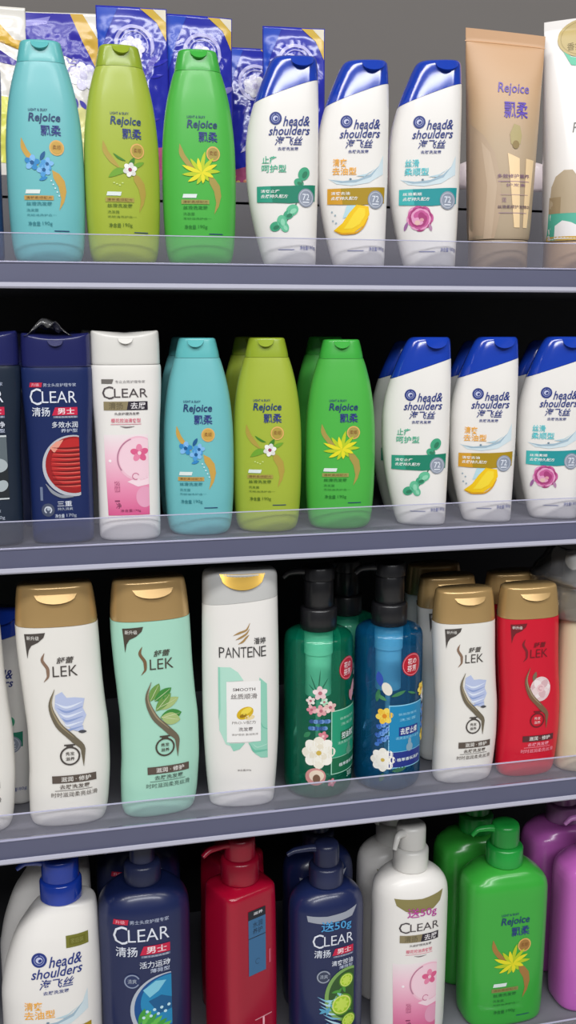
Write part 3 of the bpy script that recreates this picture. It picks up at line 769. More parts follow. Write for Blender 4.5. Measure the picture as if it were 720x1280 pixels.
def mist_green_art(A):
    for i, (an, L) in enumerate(((110, 22), (85, 26), (60, 20), (130, 14))): A.leaf(-9, 110, L, 1.2, an, '#1f6a50', 2)
    for u, z, r, c, c2 in ((-7, 112, 7, '#e7c9cc', '#f0dede'), (-16, 104, 4.5, '#e6d3cf', '#f0e6e0'), (-15, 95, 5, '#d98a99', '#e8b3b7'), (-6, 94, 6, '#e2a3a8', '#edc4c2'), (3, 97, 6, '#e0b7b2', '#f0d6cf'), (-3, 103, 4, '#a9d8b8', '#cfeada')):
        A.flower(u, z, r, 5, c, '#b96a78', 3, c2, u*7)
    for i in range(14): A.ell(-16+(i*5 % 18), 76+(i*7 % 14), 2.6, 2.2, ('#3f6fae', '#6f97cf', '#2c4f86')[i % 3], 3, n=10)
    A.leaf(-16, 72, 9, 5, 220, '#2f7f55', 2); A.flower(-4, 68, 5, 5, '#d9808f', '#f0c8c8', 3)
    A.flower(-8, 51, 16, 8, '#eee9da', '#d8c36a', 4, '#f6f3ea'); A.flower(-8, 51, 9, 6, '#f4f1e6', '#d0b24e', 5.4, '#e9e2cf', 20)
    A.ell(-11, 26, 10, 9, '#cf8f8c', 4); A.ell(-10, 27, 7.2, 6, '#ead8c2', 5); A.ell(-10, 24, 3.6, 4.6, '#7a5a44', 6); A.flower(5, 19, 4.4, 5, '#d87f8f', '#f0c0c0', 4)
    mist_plate(A, 5, 44, '#1f9a74', '#0d6a45', '#a9dcc4', '控油清爽', '#5f9a80')
    A.leaf(30, 98, 22, 8, 70, '#d9a2ac', 5); A.leaf(32, 97, 14, 6, 110, '#c98494', 5)
    A.text('300', 24, 33, 20, 26, '#cfeee0', 4)
def mist_blue_art(A):
    A.leaf(-18, 112, 16, 7, 100, '#2d4fae', 3); A.ell(-12, 110, 4.6, 7, '#e7e3d6', 4, 25); A.leaf(-8, 102, 16, 4, 20, '#3f7f52', 3); A.leaf(-22, 96, 14, 5, 80, '#2f7350', 3); A.leaf(-12, 98, 12, 4, 150, '#4b8d5a', 3)
    A.leaf(20, 102, 12, 2.4, 160, '#3f7f52', 3)
    A.flower(30, 104, 7, 6, '#f0c93c', '#d98a1c', 4, '#f4dc6c'); A.flower(-14, 82, 8.4, 6, '#f0c23c', '#e08a1c', 4, '#f4d65c', 10)
    for i in range(22): A.ell(-21+(i*5 % 14), 52+(i*11 % 24), 2.5, 2.2, ('#3f74c4', '#74a4e4', '#2b55a4')[i % 3], 3, n=10)
    A.flower(-15, 36, 12, 8, '#efece2', '#d7bf6a', 4, '#f6f4ee'); A.flower(-15, 36, 7, 6, '#f2efe6', '#d0b24e', 5.4)
    A.leaf(-6, 24, 16, 5, 10, '#3a6f50', 3); A.leaf(-14, 22, 10, 5, 250, '#2f6247', 3)
    mist_plate(A, -9, 30, '#1486b8', '#1c2f86', '#8fd0ea', '去屑止痒', '#88a6b8')
    for z, c in ((96, '#dfe3ea'), (80, '#5f92d8'), (66, '#4a80cc'), (54, '#efd04c')): A.flower(37, z, 7, 6, c, '#d7a63a', 4)
MGREEN = make_mist('#c9fbe8', '#16c496', '#e2fff6', mist_green_art, 'green', 24)
MBLUE = make_mist('#bce9fb', '#1592d8', '#dcf8ff', mist_blue_art, 'blue', 14)

# ---- big lotion pump bottles
def pump_top(t, m, z, rc=20.5, hc=25, rh=15.5, hh=24, reach=42, ang=0, ribs=0, tip=None, droop=5):
    """collar, head and nozzle on a shoulder at height z"""
    lathe('collar', [(rc-1.2, 0), (rc, 1), (rc, hc-3), (rc-1, hc-1.2), (rc-3, hc)], m, t, z0=z, ribs=ribs, rib=0.5 if ribs else 0)
    h = lathe('pump_head', [(rh-1, 0), (rh, 0.8), (rh, hh-6), (rh-0.8, hh-2.6), (rh-3, hh-0.6), (rh-8, hh), (2, hh+0.2)], m, t, z0=z+hc+0.3)
    zz = z+hc+hh-6.5
    n = tube('nozzle', [(-rh+5, 0, zz-1), (-rh-6, 0, zz+1), (-reach*0.78, 0, zz+0.8), (-reach, 0, zz-droop)], [5.4, 4.6, 3.8, 2.8], m, h, flat=0.85)
    if ang: h.rotation_euler = (0, 0, math.radians(ang))
    return h
def make_pump(keys, n, body_m, cap_m, art, **kw):
    t = thing('pump_bottle', 'x', 'pump bottle')
    S = Surf(keys, n); S.loft('body', 0, S.H, body_m, t, seg=64)
    pump_top(t, cap_m, S.H+0.2, **kw)
    for nm, fn in (art or []):
        A = Art(S); fn(A); A.build(nm, t)
    return t
def scalek(keys, k): return [tuple(v*k for v in q) for q in keys]

# white asymmetric pump bottle with blue pump
HSB = [(0, 52, 33, 26), (1, 56, 35.5, 29), (6, 59.5, 37, 32), (40, 63, 37.6, 34), (85, 66, 38, 35), (120, 66, 38.4, 34.6), (145, 62.5, 38.4, 33.6), (168, 56, 38, 32), (188, 48, 37.4, 29.6), (200, 40.5, 37.2, 27), (210, 33.5, 36.8, 24.4), (216, 28.5, 36, 22.6), (219.5, 24, 34, 21.4), (221.5, 21, 28, 20.4), (222, 19.5, 22, 19.5)]
def hs_pump_art(A):
    hs_logo(A, -17.6, -11.5, 1.4)
    A.text('清爽', -17.5, -4.5, 90.6, 97.4, '#f0ad3a', bold=0.012); A.text('去油型', -18, 4.5, 83, 89.8, '#f0ad3a', bold=0.012)
    hs_water(A)
    hs_band(A, '#a98a12', '#d19a28', ('清爽去油', '去屑持久配方'))
    A.poly([(16, 55), (17, 48), (12, 38), (3, 31.5), (-8, 31), (-16, 33.5), (-8, 40), (-2, 49), (5, 56.5)], '#f2c60c', 3)
def hs_sticker(A):
    A.rect(3, 26, 180, 193, '#75752c', 2); A.rect(6, 23, 182.5, 190.5, '#68681f', 3); A.text('家庭装', 8, 21, 184, 189.4, '#8f8f4c', 4)
HSBIG = make_pump(HSB, 2.6, WHITE_HDPE, BLUE_CAP, [('front_label', hs_pump_art), ('promo_sticker', hs_sticker)], rc=21.5, hc=23, rh=19.5, hh=25, reach=44, ribs=36)

# round-shouldered pump bottle (navy, white)
CPB = [(0, 36, 26), (1, 39, 28), (5, 41.4, 30), (30, 42.4, 31), (80, 42.8, 31.4), (130, 43, 31.6), (165, 43, 31.6), (178, 42.2, 31), (186, 40, 29.6), (192, 36, 27.4), (197, 30, 24.6), (200, 24.4, 21.4), (201, 19, 18.4)]
def clear_pump_art(kind):
    def f(A):
        k = 1.12 if kind != 'blue' else 1.2
        A.k = k; A.dz = -8 if kind != 'blue' else -4; A.du = 3 if kind != 'blue' else 1
        if kind == 'lime':
            men_head(A, '清爽控油', '薄荷型', False)
            A.poly([(-30, 166), (-29, 160), (-16, 158), (4, 159), (16, 161), (22, 170), (8, 167), (-10, 165.4)], '#9ba0ac', 1)
            A.text('送50g', -17, 15, 147.8, 160.4, '#4d9fd6', 5, bold=0.01)
            A.ell(-14, 100, 7.4, 7.8, '#3a4258', 2); A.ring(-14, 100, 5.6, 6.8, '#9aa2b2', 3, 20, 330); A.text('清爽', -18, -10, 98, 102.4, '#aab2c2', 3)
            A.clipell(12, 76, 25, 30, 19, '#7ea85a', 2); A.clipell(13, 76, 22, 27, 19, '#33562a', 3)
            for u, z, r, s in ((5, 66, 12, 1), (10, 92, 8, 0), (13, 46, 8, 0)):
                A.ell(u, z, r, r, '#5f9a1e', 4); A.ell(u, z, r*0.86, r*0.86, '#dbe67a', 5); A.ell(u, z, r*0.74, r*0.74, '#a6cf28', 5.5)
                for q in range(8): A.leaf(u, z, r*0.7, r*0.34, q*45+10, '#c9e25a', 6)
            for i in range(12): A.leaf(-10+(i*7 % 20), 60+(i*11 % 30), 10, 3, 150+i*17, ('#5aa6c8', '#9fd4e4', '#4f9a3c')[i % 3], 4)
            for i in range(7): A.stroke([(-20+i*1.5, 78-i*5), (-8+i, 72-i*5), (4, 74-i*6)], [0.3, 2.2, 0.4], ('#7fb9d8', '#b7dcea')[i % 2], 3)
        elif kind == 'blue':
            men_head(A, '活力运动', '薄荷型')
            A.ell(-12, 100, 6.4, 6.6, '#2a3660', 2); A.ring(-12, 100, 4.9, 5.9, '#8f9ab4', 3, 20, 330); A.text('清爽', -15.4, -8.6, 98, 102, '#aab2c2', 3)
            A.clipell(14, 74, 28, 30, 18, '#b5bcc8', 2); A.clipell(15, 75, 26, 28, 18, '#0f4f8f', 3); A.clipell(15, 80, 21, 22, 18, '#1f86b8', 4)
            A.poly([(-4, 92), (6, 99), (14, 98), (8, 90), (1, 85)], '#7fc6dd', 5); A.poly([(0, 82), (10, 86), (18, 82), (18, 72), (8, 70)], '#135a8c', 5)
            for i in range(6): A.leaf(-8+i*2.4, 62-i*1.5, 15, 4.6, 70-i*9, ('#3f9a3c', '#63b84c')[i % 2], 5.5)
            for i in range(8): A.ell(-4+i*2.8, 68+(i*5 % 9), 1.3, 1.3, '#bfe4ee', 6, n=10)
        else:
            A.dz = -12
            clear_pink(A, 14, 101.5, 'pink_pump_blend', False, 5.0)
            A.poly([(-27, 171), (-25, 164), (-16, 158), (-2, 155.6), (12, 158), (20, 164), (24, 174), (0, 170)], '#8a8150', 1)
            A.text('送50g', -15, 16, 149.6, 161.4, '#b8459a', 5, bold=0.01)
    return f
NAVYP = plastic('navy_pump_plastic', '#1a2550', 0.3, 0.3)
CPNAVY = make_pump(CPB, 2.3, NAVYP, plastic('navy_pump_top', '#232a4c', 0.35, 0.2), [('front_label', clear_pump_art('blue'))], rc=17, hc=20, rh=11.8, hh=22, reach=34)
CPLIME = make_pump(CPB, 2.3, NAVYP, plastic('navy_pump_top', '#232a4c', 0.35, 0.2), [('front_label', clear_pump_art('lime'))], rc=19.5, hc=23, rh=14.4, hh=26, reach=46, droop=3)
CPWHITE = make_pump(CPB, 2.3, WHITE_HDPE, WHITE_CAP, [('front_label', clear_pump_art('pink'))], rc=19.8, hc=25, rh=16.4, hh=27, reach=34, ang=38, droop=12)

# square shouldered pump bottle (red)
RPB = [(0, 29, 25), (1, 31, 27), (4, 32.4, 28.4), (60, 33, 29), (150, 32.4, 28.6), (196, 31.6, 28), (202, 31, 27.4), (204.5, 29.6, 26), (206.5, 25.5, 23), (208, 20.6, 20), (208.6, 19, 18.6)]
def red_sticker(A):
    A.rect(-9.5, 12.5, 176, 186, '#20242c', 2); A.text('滋养', -3, 9, 180, 183.6, '#d8d8dc', 3, bold=0.012); A.rect(-9.5, 12.5, 112, 176, '#3c6c96', 2)
    A.text('水润', -4, 8.4, 166, 172.6, '#1d3146', 3); A.text('养护', -4, 8.4, 158.6, 165, '#1d3146', 3); A.rect(-9.5, 12.5, 154.6, 155.4, '#20242c', 3)
    A.ring(2, 126, 2.6, 3.2, '#2a4a68', 3, 30, 300)
def red_print(A):
    A.rect(16.6, 19, 118, 134, '#c2566c', 2)
    A.text('T', -2, 20, 44, 58, '#d89aa6', 3, bold=-0.02)
REDM = plastic('crimson_bottle_plastic', '#a0072a', 0.26, 0.4)
REDC = plastic('crimson_pump_plastic', '#980828', 0.3, 0.3)
REDP = make_pump(RPB, 5.5, REDM, REDC, [('blue_sticker', red_sticker), ('front_print', red_print)], rc=20.5, hc=26, rh=16.5, hh=24, reach=46, droop=4)

# wide soft-cornered pump bottle (green, purple)
GPB = [(0, 42, 26), (1, 45, 28.5), (6, 48.6, 31), (30, 49.8, 32), (90, 50.4, 32.6), (150, 50.6, 32.8), (168, 50.4, 32.6), (176, 49.2, 32), (182, 46.4, 30.6), (187, 41, 28.4), (192, 34, 26), (195, 27, 23), (196.5, 19.5, 19)]
def green_pump_art(A):
    A.k = 1.3; A.dz = -22; A.du = 3
    rejoice_art(A, flower_aloe, '#a5783c', '#8a8a4e', soft='#1f6a30')
GPG = make_pump(GPB, 3.4, plastic('green_pump_bottle', '#3aa83c', 0.3, 0.3), plastic('green_pump_top', '#1f9a3c', 0.32, 0.25), [('front_label', green_pump_art)], rc=21.5, hc=23, rh=16.4, hh=27, reach=42, droop=6)
GPP = make_pump(GPB, 3.4, plastic('purple_pump_bottle', '#c766c0', 0.28, 0.35), plastic('purple_pump_top', '#b070ae', 0.3, 0.25), None, rc=21.5, hc=23, rh=16.4, hh=27, reach=46, droop=6)

# ---- squeeze tubes standing on their caps
def tube_surf(H, wb, wt, n=2.2):
    z0 = 29
    return Surf([(z0, wb-1, wb-1.0), (z0+2, wb, wb-0.6), (z0+40, wb+(wt-wb)*0.25, (wb)*0.94), (z0+100, wb+(wt-wb)*0.55, wb*0.74), (z0+150, wb+(wt-wb)*0.78, wb*0.48), (H-22, wb+(wt-wb)*0.93, wb*0.2), (H-12, wt-0.5, 2.2), (H-11, wt-0.4, 1.2), (H, wt, 1.1)], n)
def make_tube(H, wb, wt, body, capm, art, slant, seal=None):
    t = thing('squeeze_tube', 'x', 'tube')
    S = tube_surf(H, wb, wt)
    tilt = lambda x, y, z: (x, y, z-slant*x*max(0, (z-H*0.5)/(H*0.5)))
    S.loft('body', 29, H, body, t, top=tilt, seg=64)
    C = Surf([(0, wb-2.4, wb-2.4), (0.8, wb-1.2, wb-1.4), (3, wb-0.8, wb-1), (26, wb-0.9, wb-1.2), (28.4, wb-1.4, wb-1.8), (28.8, wb-2.6, wb-3)], 2.2)
    C.loft('cap', 0, 28.8, capm, t)
    base = S.front
    def fr(u, z, off):
        x, y, z2 = base(u, z, off); return tilt(x, y, z2)
    S.front = fr
    A = Art(S); art(A); A.build('front_label', t)
    if seal:
        A = Art(S); seal(A); A.build('gold_seal', t)
    return t
def beige_art(A):
    A.rect(-40, 40, 216, 216.8, '#cf9f74', 1)
    A.poly([(-31, 29.5), (-10, 29.5), (-4, 60), (-6, 90), (-12, 112), (-22, 128), (-34, 140), (-33, 90)], '#b79f86', 1)
    A.poly([(-20, 29.5), (-13, 29.5), (-9, 80), (-16, 112), (-24, 122), (-18, 80)], '#c2ab92', 1.5)
    A.text('Rejoice', -9, 22, 165.6, 178, '#6a55b0', 3, shear=0.1, bold=0.01); A.text('飘柔', -3, 21, 144, 160, '#5a3fae', 3, bold=0.012)
    A.poly([(7, 139), (13, 137), (15, 128), (13.6, 120), (9, 116), (4, 120), (3, 129)], '#ad9e6a', 2); A.ell(9, 119, 3.4, 4, '#8a7440', 3)
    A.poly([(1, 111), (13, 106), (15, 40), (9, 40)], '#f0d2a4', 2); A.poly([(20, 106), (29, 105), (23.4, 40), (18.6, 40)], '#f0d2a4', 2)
    A.text('多效修护滋养', -9, 24, 87, 91, '#7a5a78', 3, bold=0.01); A.rect(-8, 24, 83.6, 84.2, '#9a7a90', 3); A.text('护发素', 0, 20, 79, 82, '#8a6a86', 3)
    A.rect(-6, 23, 71, 71.6, '#b79a94', 3); A.text('润', -4, 0, 64, 68.6, '#8a6a86', 3); A.text('丝滑柔顺护发精华', -8, 26, 58, 61.4, '#6a5560', 3, bold=0.01); A.rect(-7, 22, 53.6, 54.2, '#9a8090', 3)
def white_tube_seal(A):
    A.ell(-3, 227, 25, 19, '#c2ad74', 3); A.ring(-3, 227, 21.6, 22.2, '#a08a4c', 4, asp=0.76); A.text('升级', -9, 4, 227, 236, '#6d5c2c', 4, bold=0.01); A.text('香氛修护', -19, 11, 215, 223, '#7a6834', 4, bold=0.01)
    A.poly([(-24, 218), (-15, 209), (-3, 206), (11, 208), (19, 216), (15, 203), (1, 197), (-15, 201)], '#5fc3a0', 2)
def white_tube_art(A):
    A.text('Pantene', -13, 26, 134, 144, '#6a6a68', 3, shear=0.15)
    A.rect(-8, 4, 78, 128, '#e2c482', 2)
    A.poly([(-31, 56), (-30, 82), (-27, 92), (-20, 98), (-12, 98), (-6, 90), (-4, 70), (-6, 56)], '#b7a58a', 1.5); A.rect(-31, -22, 56, 72, '#a48f6f', 2)
    A.poly([(-31, 30), (-31, 57), (-6, 56), (0, 72), (20, 76), (31, 70), (31, 30)], '#55b39b', 1); A.poly([(-26, 31), (-26, 44), (-20, 49), (-12, 47), (0, 41), (18, 45), (30, 38), (30, 31)], '#efecec', 2.5)
    A.rect(-31, 31, 29.4, 33.4, '#d3ad52', 3)
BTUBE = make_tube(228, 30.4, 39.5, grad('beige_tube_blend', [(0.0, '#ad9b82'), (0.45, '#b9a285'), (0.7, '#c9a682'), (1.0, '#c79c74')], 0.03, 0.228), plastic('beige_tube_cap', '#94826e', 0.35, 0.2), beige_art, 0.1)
WTUBE = make_tube(247, 31.5, 41, plastic('white_tube_plastic', '#efebe8', 0.3, 0.3), plastic('tan_tube_cap', '#b09478', 0.35, 0.2), white_tube_art, -0.12, white_tube_seal)

# ---- crinkled refill pouches
class Pouch:
    arc = False
    def __init__(s, W, H, T, seed):
        s.W, s.H, s.T, s.seed = W, H, T, seed
    def yf(s, u, z, side):
        a = min(abs(u)/(s.W/2), 1.0); v = min(max(z/s.H, 0), 1)
        th = s.T/2*(1-a**2.6)*(1-max(0, (v-0.1)/0.84)**2.0 if v > 0.1 else 1) if v < 0.94 else 0.0
        th = max(th, 0)
        p = Vector((u*0.035+s.seed*3.1, z*0.03, side*5.0+s.seed))
        cr = 4.2*noise.noise(p)+2.2*(0.5-abs(noise.noise(p*2.4)))+0.9*noise.noise(p*5.5)
        k = min(1.0, (1-a)*5)*min(1.0, max(0.0, (0.95-v)*9))*min(1.0, v*10+0.1)
        bend = 3.0*noise.noise(Vector((u*0.02, z*0.012, s.seed*7.7)))
        return -side*(th+0.5)+cr*k*0.8*(-side)+bend
    def front(s, u, z, off):
        u = max(-s.W/2, min(s.W/2, u)); return (u, s.yf(u, z, 1)-off, z)
    def build(s, m, parent):
        nu, nz = 44, 64; V, Fc = [], []
        for side in (1, -1):
            for j in range(nz+1):
                for i in range(nu+1):
                    u = s.W*(i/nu-0.5); z = s.H*j/nz; V.append((u*MM, s.yf(u, z, side)*MM, z*MM))
        N = (nu+1)*(nz+1)
        for k in (0, 1):
            for j in range(nz):
                for i in range(nu):
                    q = (k*N+j*(nu+1)+i, k*N+j*(nu+1)+i+1, k*N+(j+1)*(nu+1)+i+1, k*N+(j+1)*(nu+1)+i)
                    Fc.append(q if k == 0 else q[::-1])
        per = [i for i in range(nu+1)]+[j*(nu+1)+nu for j in range(1, nz+1)]+[nz*(nu+1)+i for i in range(nu-1, -1, -1)]+[j*(nu+1) for j in range(nz-1, 0, -1)]
        for a, b in zip(per, per[1:]+per[:1]): Fc.append((b, a, N+a, N+b))
        return mesh_ob('pouch_body', V, Fc, m, parent)
FOIL_BLUE = mat('blue_foil_film', '#2b32ac', 0.2, coat=0.6, mottle=0.08, scale=18)
FOIL_WHITE = mat('white_foil_film', '#e6e2da', 0.24, coat=0.5, mottle=0.04, scale=18)
def g_ink(h): return ink(h, 0.22)
def pouch_blue(A):
    W, H = A.surf.W, A.surf.H; w = W/2-1
    A.poly([(w*0.25, H-1), (w, H-1), (w, H-34), (w*0.72, H-14)], g_ink('#d9b64a'), 2, 2, 2); A.poly([(w*0.62, H-1), (w, H-1), (w, H-14)], g_ink('#ece4cf'), 3, 2, 2)
    A.poly([(-w, H-2), (-w*0.4, H-2), (-w*0.75, H-30), (-w, H-60)], g_ink('#2a4fc2'), 2, 2, 2)
    for r, wd in ((20, 3.8), (15, 1.2)):
        A.stroke([(2+r*math.cos(math.radians(a)), H-40+r*1.0*math.sin(math.radians(a))) for a in range(-30, 271, 25)], [0.6]+[wd]*11+[0.6], g_ink('#b9b6e8'), 3, 40)
    A.flower(0, H-44, 13, 7, g_ink('#d9d6ee'), g_ink('#c0b8e0'), 4, g_ink('#eeecf6'))
    rr = random.Random(int(A.surf.seed*10))
    for i in range(16):
        u = rr.uniform(-w*0.8, w*0.7); z = rr.uniform(50, H-62); L = rr.uniform(12, 26); an = rr.uniform(10, 70)
        A.leaf(u*0.8, z, L, rr.uniform(3, 7), an, g_ink(rr.choice(['#8e86cc', '#b9b2de', '#4a44b4', '#6d66c4', '#3a3cc0'])), 3)
    A.poly([(-w, 30), (w, 44), (w, 4), (-w, 4)], g_ink('#b0567c'), 2, 2, 2)
    for i in range(16): A.ell(rr.uniform(-w*0.9, w*0.9), rr.uniform(6, 30), 2.4, 2.0, g_ink(rr.choice(['#e8c07a', '#efe0d0', '#d08a6a'])), 3, n=10)
def pouch_white(A):
    W, H = A.surf.W, A.surf.H; w = W/2-1
    A.poly([(-w, H-1), (w*0.35, H-1), (w*0.6, H-28), (w*0.97, H-62), (w*0.3, H-48), (-w*0.2, H-40), (-w, H-52)], g_ink('#3a34a8'), 2, 2, 2)
    A.poly([(w*0.3, H-1), (w*0.62, H-1), (w*0.99, H-26), (w*0.99, H-62), (w*0.6, H-30)], g_ink('#d9b04a'), 3, 2, 2)
    A.poly([(-w*0.95, H-10), (-w*0.2, H-4), (-w*0.3, H-12), (-w*0.9, H-16)], g_ink('#8d88d4'), 3, 2, 2)
    A.text('洁净', -w*0.25, w*0.55, H-66, H-46, g_ink('#8c86c4'), 3, bold=0.012)
    A.flower(w*0.6, H-66, 15, 7, g_ink('#efeef4'), g_ink('#d0cce6'), 4, g_ink('#dcd8ee'))
    for i in range(5): A.leaf(w*0.1+i*4, H-84-i*2, 12, 5, 150+i*40, g_ink('#5a54b8'), 3)
    A.poly([(-w, 20), (w, 20), (w, H-92), (w*0.2, H-104), (-w, H-96)], g_ink('#e8e49a'), 1, 2, 2)
def pouch_yellow(A):
    W, H = A.surf.W, A.surf.H; w = W/2-1
    A.poly([(-w, H-4), (-w*0.1, H-8), (w*0.3, H-16), (w, H-46), (w, H-34), (0, H-32), (-w, H-26)], g_ink('#e2b84a'), 2, 2, 2)
    A.poly([(-w, H-40), (0, H-38), (w*0.6, H-52), (w, H-62), (w*0.2, H-58), (-w, H-66)], g_ink('#4a3f9c'), 2, 2, 2)
    A.poly([(-w, 20), (w, 20), (w, H-96), (-w, H-88)], g_ink('#dfe06a'), 1, 2, 2)
def make_pouch(W, H, T, seed, m, art, label):
    t = thing('refill_pouch', label, 'pouch', 'refill pouches on the back riser')
    P = Pouch(W, H, T, seed); b = P.build(m, t)
    sl = Pouch(W, H, T, seed)
    A = Art(P); art(A); A.build('front_print', t)
    return t

# ================================================================== stocking the shelves
used = {}
def stock(proto, label, group, px, row, depth, a=0.0, s=1.0, **kw):
    k = proto.name
    if k in used: o = dup(proto, label, group)
    else:
        used[k] = 1; o = proto; o['label'] = label; o['group'] = group
    return put(o, px, row, depth, a, s, **kw)
G1, G2, G3, G4 = 'bottles on the top shelf', 'bottles on the second shelf', 'bottles on the third shelf', 'pump bottles on the lowest shelf'

# --- top shelf
stock(TEAL, 'teal shampoo bottle with blue flower print on the top shelf', G1, 62, 0, 0.036, -3)
stock(OLIVE, 'olive green shampoo bottle with white flower print on the top shelf', G1, 156, 0, 0.036, 5)
stock(GREEN, 'bright green shampoo bottle with yellow aloe print on the top shelf', G1, 250.5, 0, 0.036, -2)
stock(HSG, 'white blue-capped shampoo bottle with green band and leaves on the top shelf', G1, 352, 0, 0.036, -13, 1.02)
stock(HSL, 'white blue-capped shampoo bottle with gold band and lemon on the top shelf', G1, 438, 0, 0.036, -16, 1.02)
stock(HSP, 'white blue-capped shampoo bottle with pink flower on the top shelf', G1, 526, 0, 0.036, -18, 1.04)
stock(CRED, 'navy bottle cut off by the left edge of the top shelf', G1, -35, 0, 0.036, 0)
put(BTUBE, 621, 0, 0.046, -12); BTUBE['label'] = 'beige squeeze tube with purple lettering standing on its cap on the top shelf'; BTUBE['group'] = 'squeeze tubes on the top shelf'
put(WTUBE, 716, 0, 0.046, -14); WTUBE['label'] = 'white squeeze tube with gold seal at the right edge of the top shelf'; WTUBE['group'] = 'squeeze tubes on the top shelf'

for px, W, H, seed, m, art, lab, dy, a in (
    (-8, 84, 183, 1.3, FOIL_WHITE, pouch_yellow, 'white and yellow pouch at the left edge behind the teal bottle', 0.262, 3),
    (81, 86, 180, 2.7, FOIL_WHITE, pouch_white, 'white pouch with blue top and yellow stripe right behind the teal bottle', 0.262, -4),
    (170, 77, 189, 3.1, FOIL_BLUE, pouch_blue, 'blue foil pouch with white ring logo behind the olive bottle', 0.256, -2),
    (252, 75, 186, 4.6, FOIL_BLUE, pouch_blue, 'blue foil pouch with white ring logo behind the bright green bottle', 0.262, 4),
    (318, 66, 172, 5.2, FOIL_BLUE, pouch_blue, 'darker blue pouch half hidden between two pouches left of the first blue cap', 0.325, 0),
    (367, 72, 181, 6.9, FOIL_BLUE, pouch_blue, 'rightmost blue foil pouch, behind the first white blue-capped bottle', 0.262, -6)):
    p = make_pouch(W, H, 30, seed, m, art, lab)
    put(p, px, 0, dy, a, zoff=0.098)
# pale pack lying on the riser behind the beige tube
t = thing('soft_pack', 'pale pink and white soft pack lying on the riser behind the beige tube', 'pack')
def soft_pack():
    V, Fc = [], []; nu, nv = 30, 14
    for j in range(nv):
        a = 2*math.pi*j/nv
        for i in range(nu+1):
            u = -1+2*i/nu; k = (1-abs(u)**9)**0.5*0.97+0.03
            r = 1+0.06*noise.noise(Vector((u*4, math.cos(a)*2, math.sin(a)*2)))
            V.append((u*0.058, 0.024*k*r*math.copysign(abs(math.cos(a))**0.4, math.cos(a)), 0.0182+0.018*k*r*math.copysign(abs(math.sin(a))**0.4, math.sin(a))))
    for j in range(nv):
        for i in range(nu):
            k = (j+1) % nv; Fc.append((j*(nu+1)+i, j*(nu+1)+i+1, k*(nu+1)+i+1, k*(nu+1)+i))
    Fc.append(tuple(j*(nu+1) for j in range(nv-1, -1, -1))); Fc.append(tuple(j*(nu+1)+nu for j in range(nv)))
    return mesh_ob('pack_body', V, Fc, mat('pale_pink_film', '#eedfe2', 0.35, coat=0.2, mottle=0.06, scale=30), t)
soft_pack(); put(t, 622, 0, 0.225, 0, zoff=0.098)

# --- second shelf
D2 = 0.036
stock(CCHAR, 'charcoal navy-capped shampoo bottle cut by the left edge of the second shelf', G2, -9, 1, 0.029, 0)
stock(CRED, 'navy shampoo bottle with red globe print on the second shelf', G2, 80, 1, 0.029, -2, 0.99)
stock(CPINK, 'white shampoo bottle with pink blossom panel on the second shelf', G2, 163, 1, 0.029, -2, 1.0)
stock(TEAL, 'teal shampoo bottle with blue flower print on the second shelf', G2, 250, 1, D2, -14)
stock(OLIVE, 'olive green shampoo bottle with white flower print on the second shelf', G2, 334, 1, D2, -15)
stock(GREEN, 'bright green shampoo bottle with yellow aloe print on the second shelf', G2, 424, 1, 0.034, -11, 1.03, sz=0.99)
stock(HSG, 'white blue-capped shampoo bottle with green band and leaves on the second shelf', G2, 516, 1, D2, -20, 1.025)
stock(HSL, 'white blue-capped shampoo bottle with gold band and lemon on the second shelf', G2, 598, 1, D2, -22, 1.025)
stock(HSP, 'white blue-capped shampoo bottle with pink flower on the second shelf', G2, 681, 1, D2, -24, 1.025)
R2 = 0.112
GR = 'bottles waiting in the second row'
stock(CRED, 'navy bottle in the dark directly behind the red globe bottle', GR, 66, 1, R2, 0)
stock(CPINK, 'white bottle in the dark directly behind the pink blossom bottle', GR, 148, 1, R2, 0)
stock(TEAL, 'teal bottle in the dark directly behind the front teal one on the second shelf', GR, 240, 1, R2, -8)
stock(OLIVE, 'olive bottle in the dark directly behind the front olive one on the second shelf', GR, 316, 1, R2, -8)
stock(GREEN, 'green bottle in the dark behind the front bright green one on the second shelf', GR, 405, 1, R2, -8)
stock(HSG, 'shaded white blue-capped bottle peeking out left behind the green band bottle on the second shelf', GR, 499, 1, R2, -14)
stock(HSL, 'shaded white blue-capped bottle behind the lemon bottle on the second shelf', GR, 583, 1, R2, -14)
stock(HSP, 'shaded white blue-capped bottle behind the pink flower bottle on the second shelf', GR, 664, 1, R2, -14)
# loose shrink film on the cap behind
CLEARFILM = clear_plastic('loose_shrink_film', '#eeeeee', 0.14, '#dfdfe2', 0.12, 2.2)
def film_ob(name, f, nu, nv, parent, th=0.0003):
    V = [f(i/nu, j/nv) for j in range(nv+1) for i in range(nu+1)]
    Fc = [(j*(nu+1)+i, j*(nu+1)+i+1, (j+1)*(nu+1)+i+1, (j+1)*(nu+1)+i) for j in range(nv) for i in range(nu)]
    o = mesh_ob(name, V, Fc, CLEARFILM, parent)
    md = o.modifiers.new('thickness', 'SOLIDIFY'); md.thickness = th
    return o
t = thing('film_scrap', 'crumpled clear film tuft on the cap of the red globe bottle', 'plastic film')
film_ob('film_sheet', lambda a, b: ((a-0.5)*0.036, (b-0.5)*0.03, 0.0006+max(0, 0.016*math.sin(math.pi*a)**1.5*(0.6+0.6*noise.noise(Vector((a*5, b*5, 2)))))), 18, 14, t)
put(t, 60, 1, 0.033, 0, 1.2, zoff=0.1920)

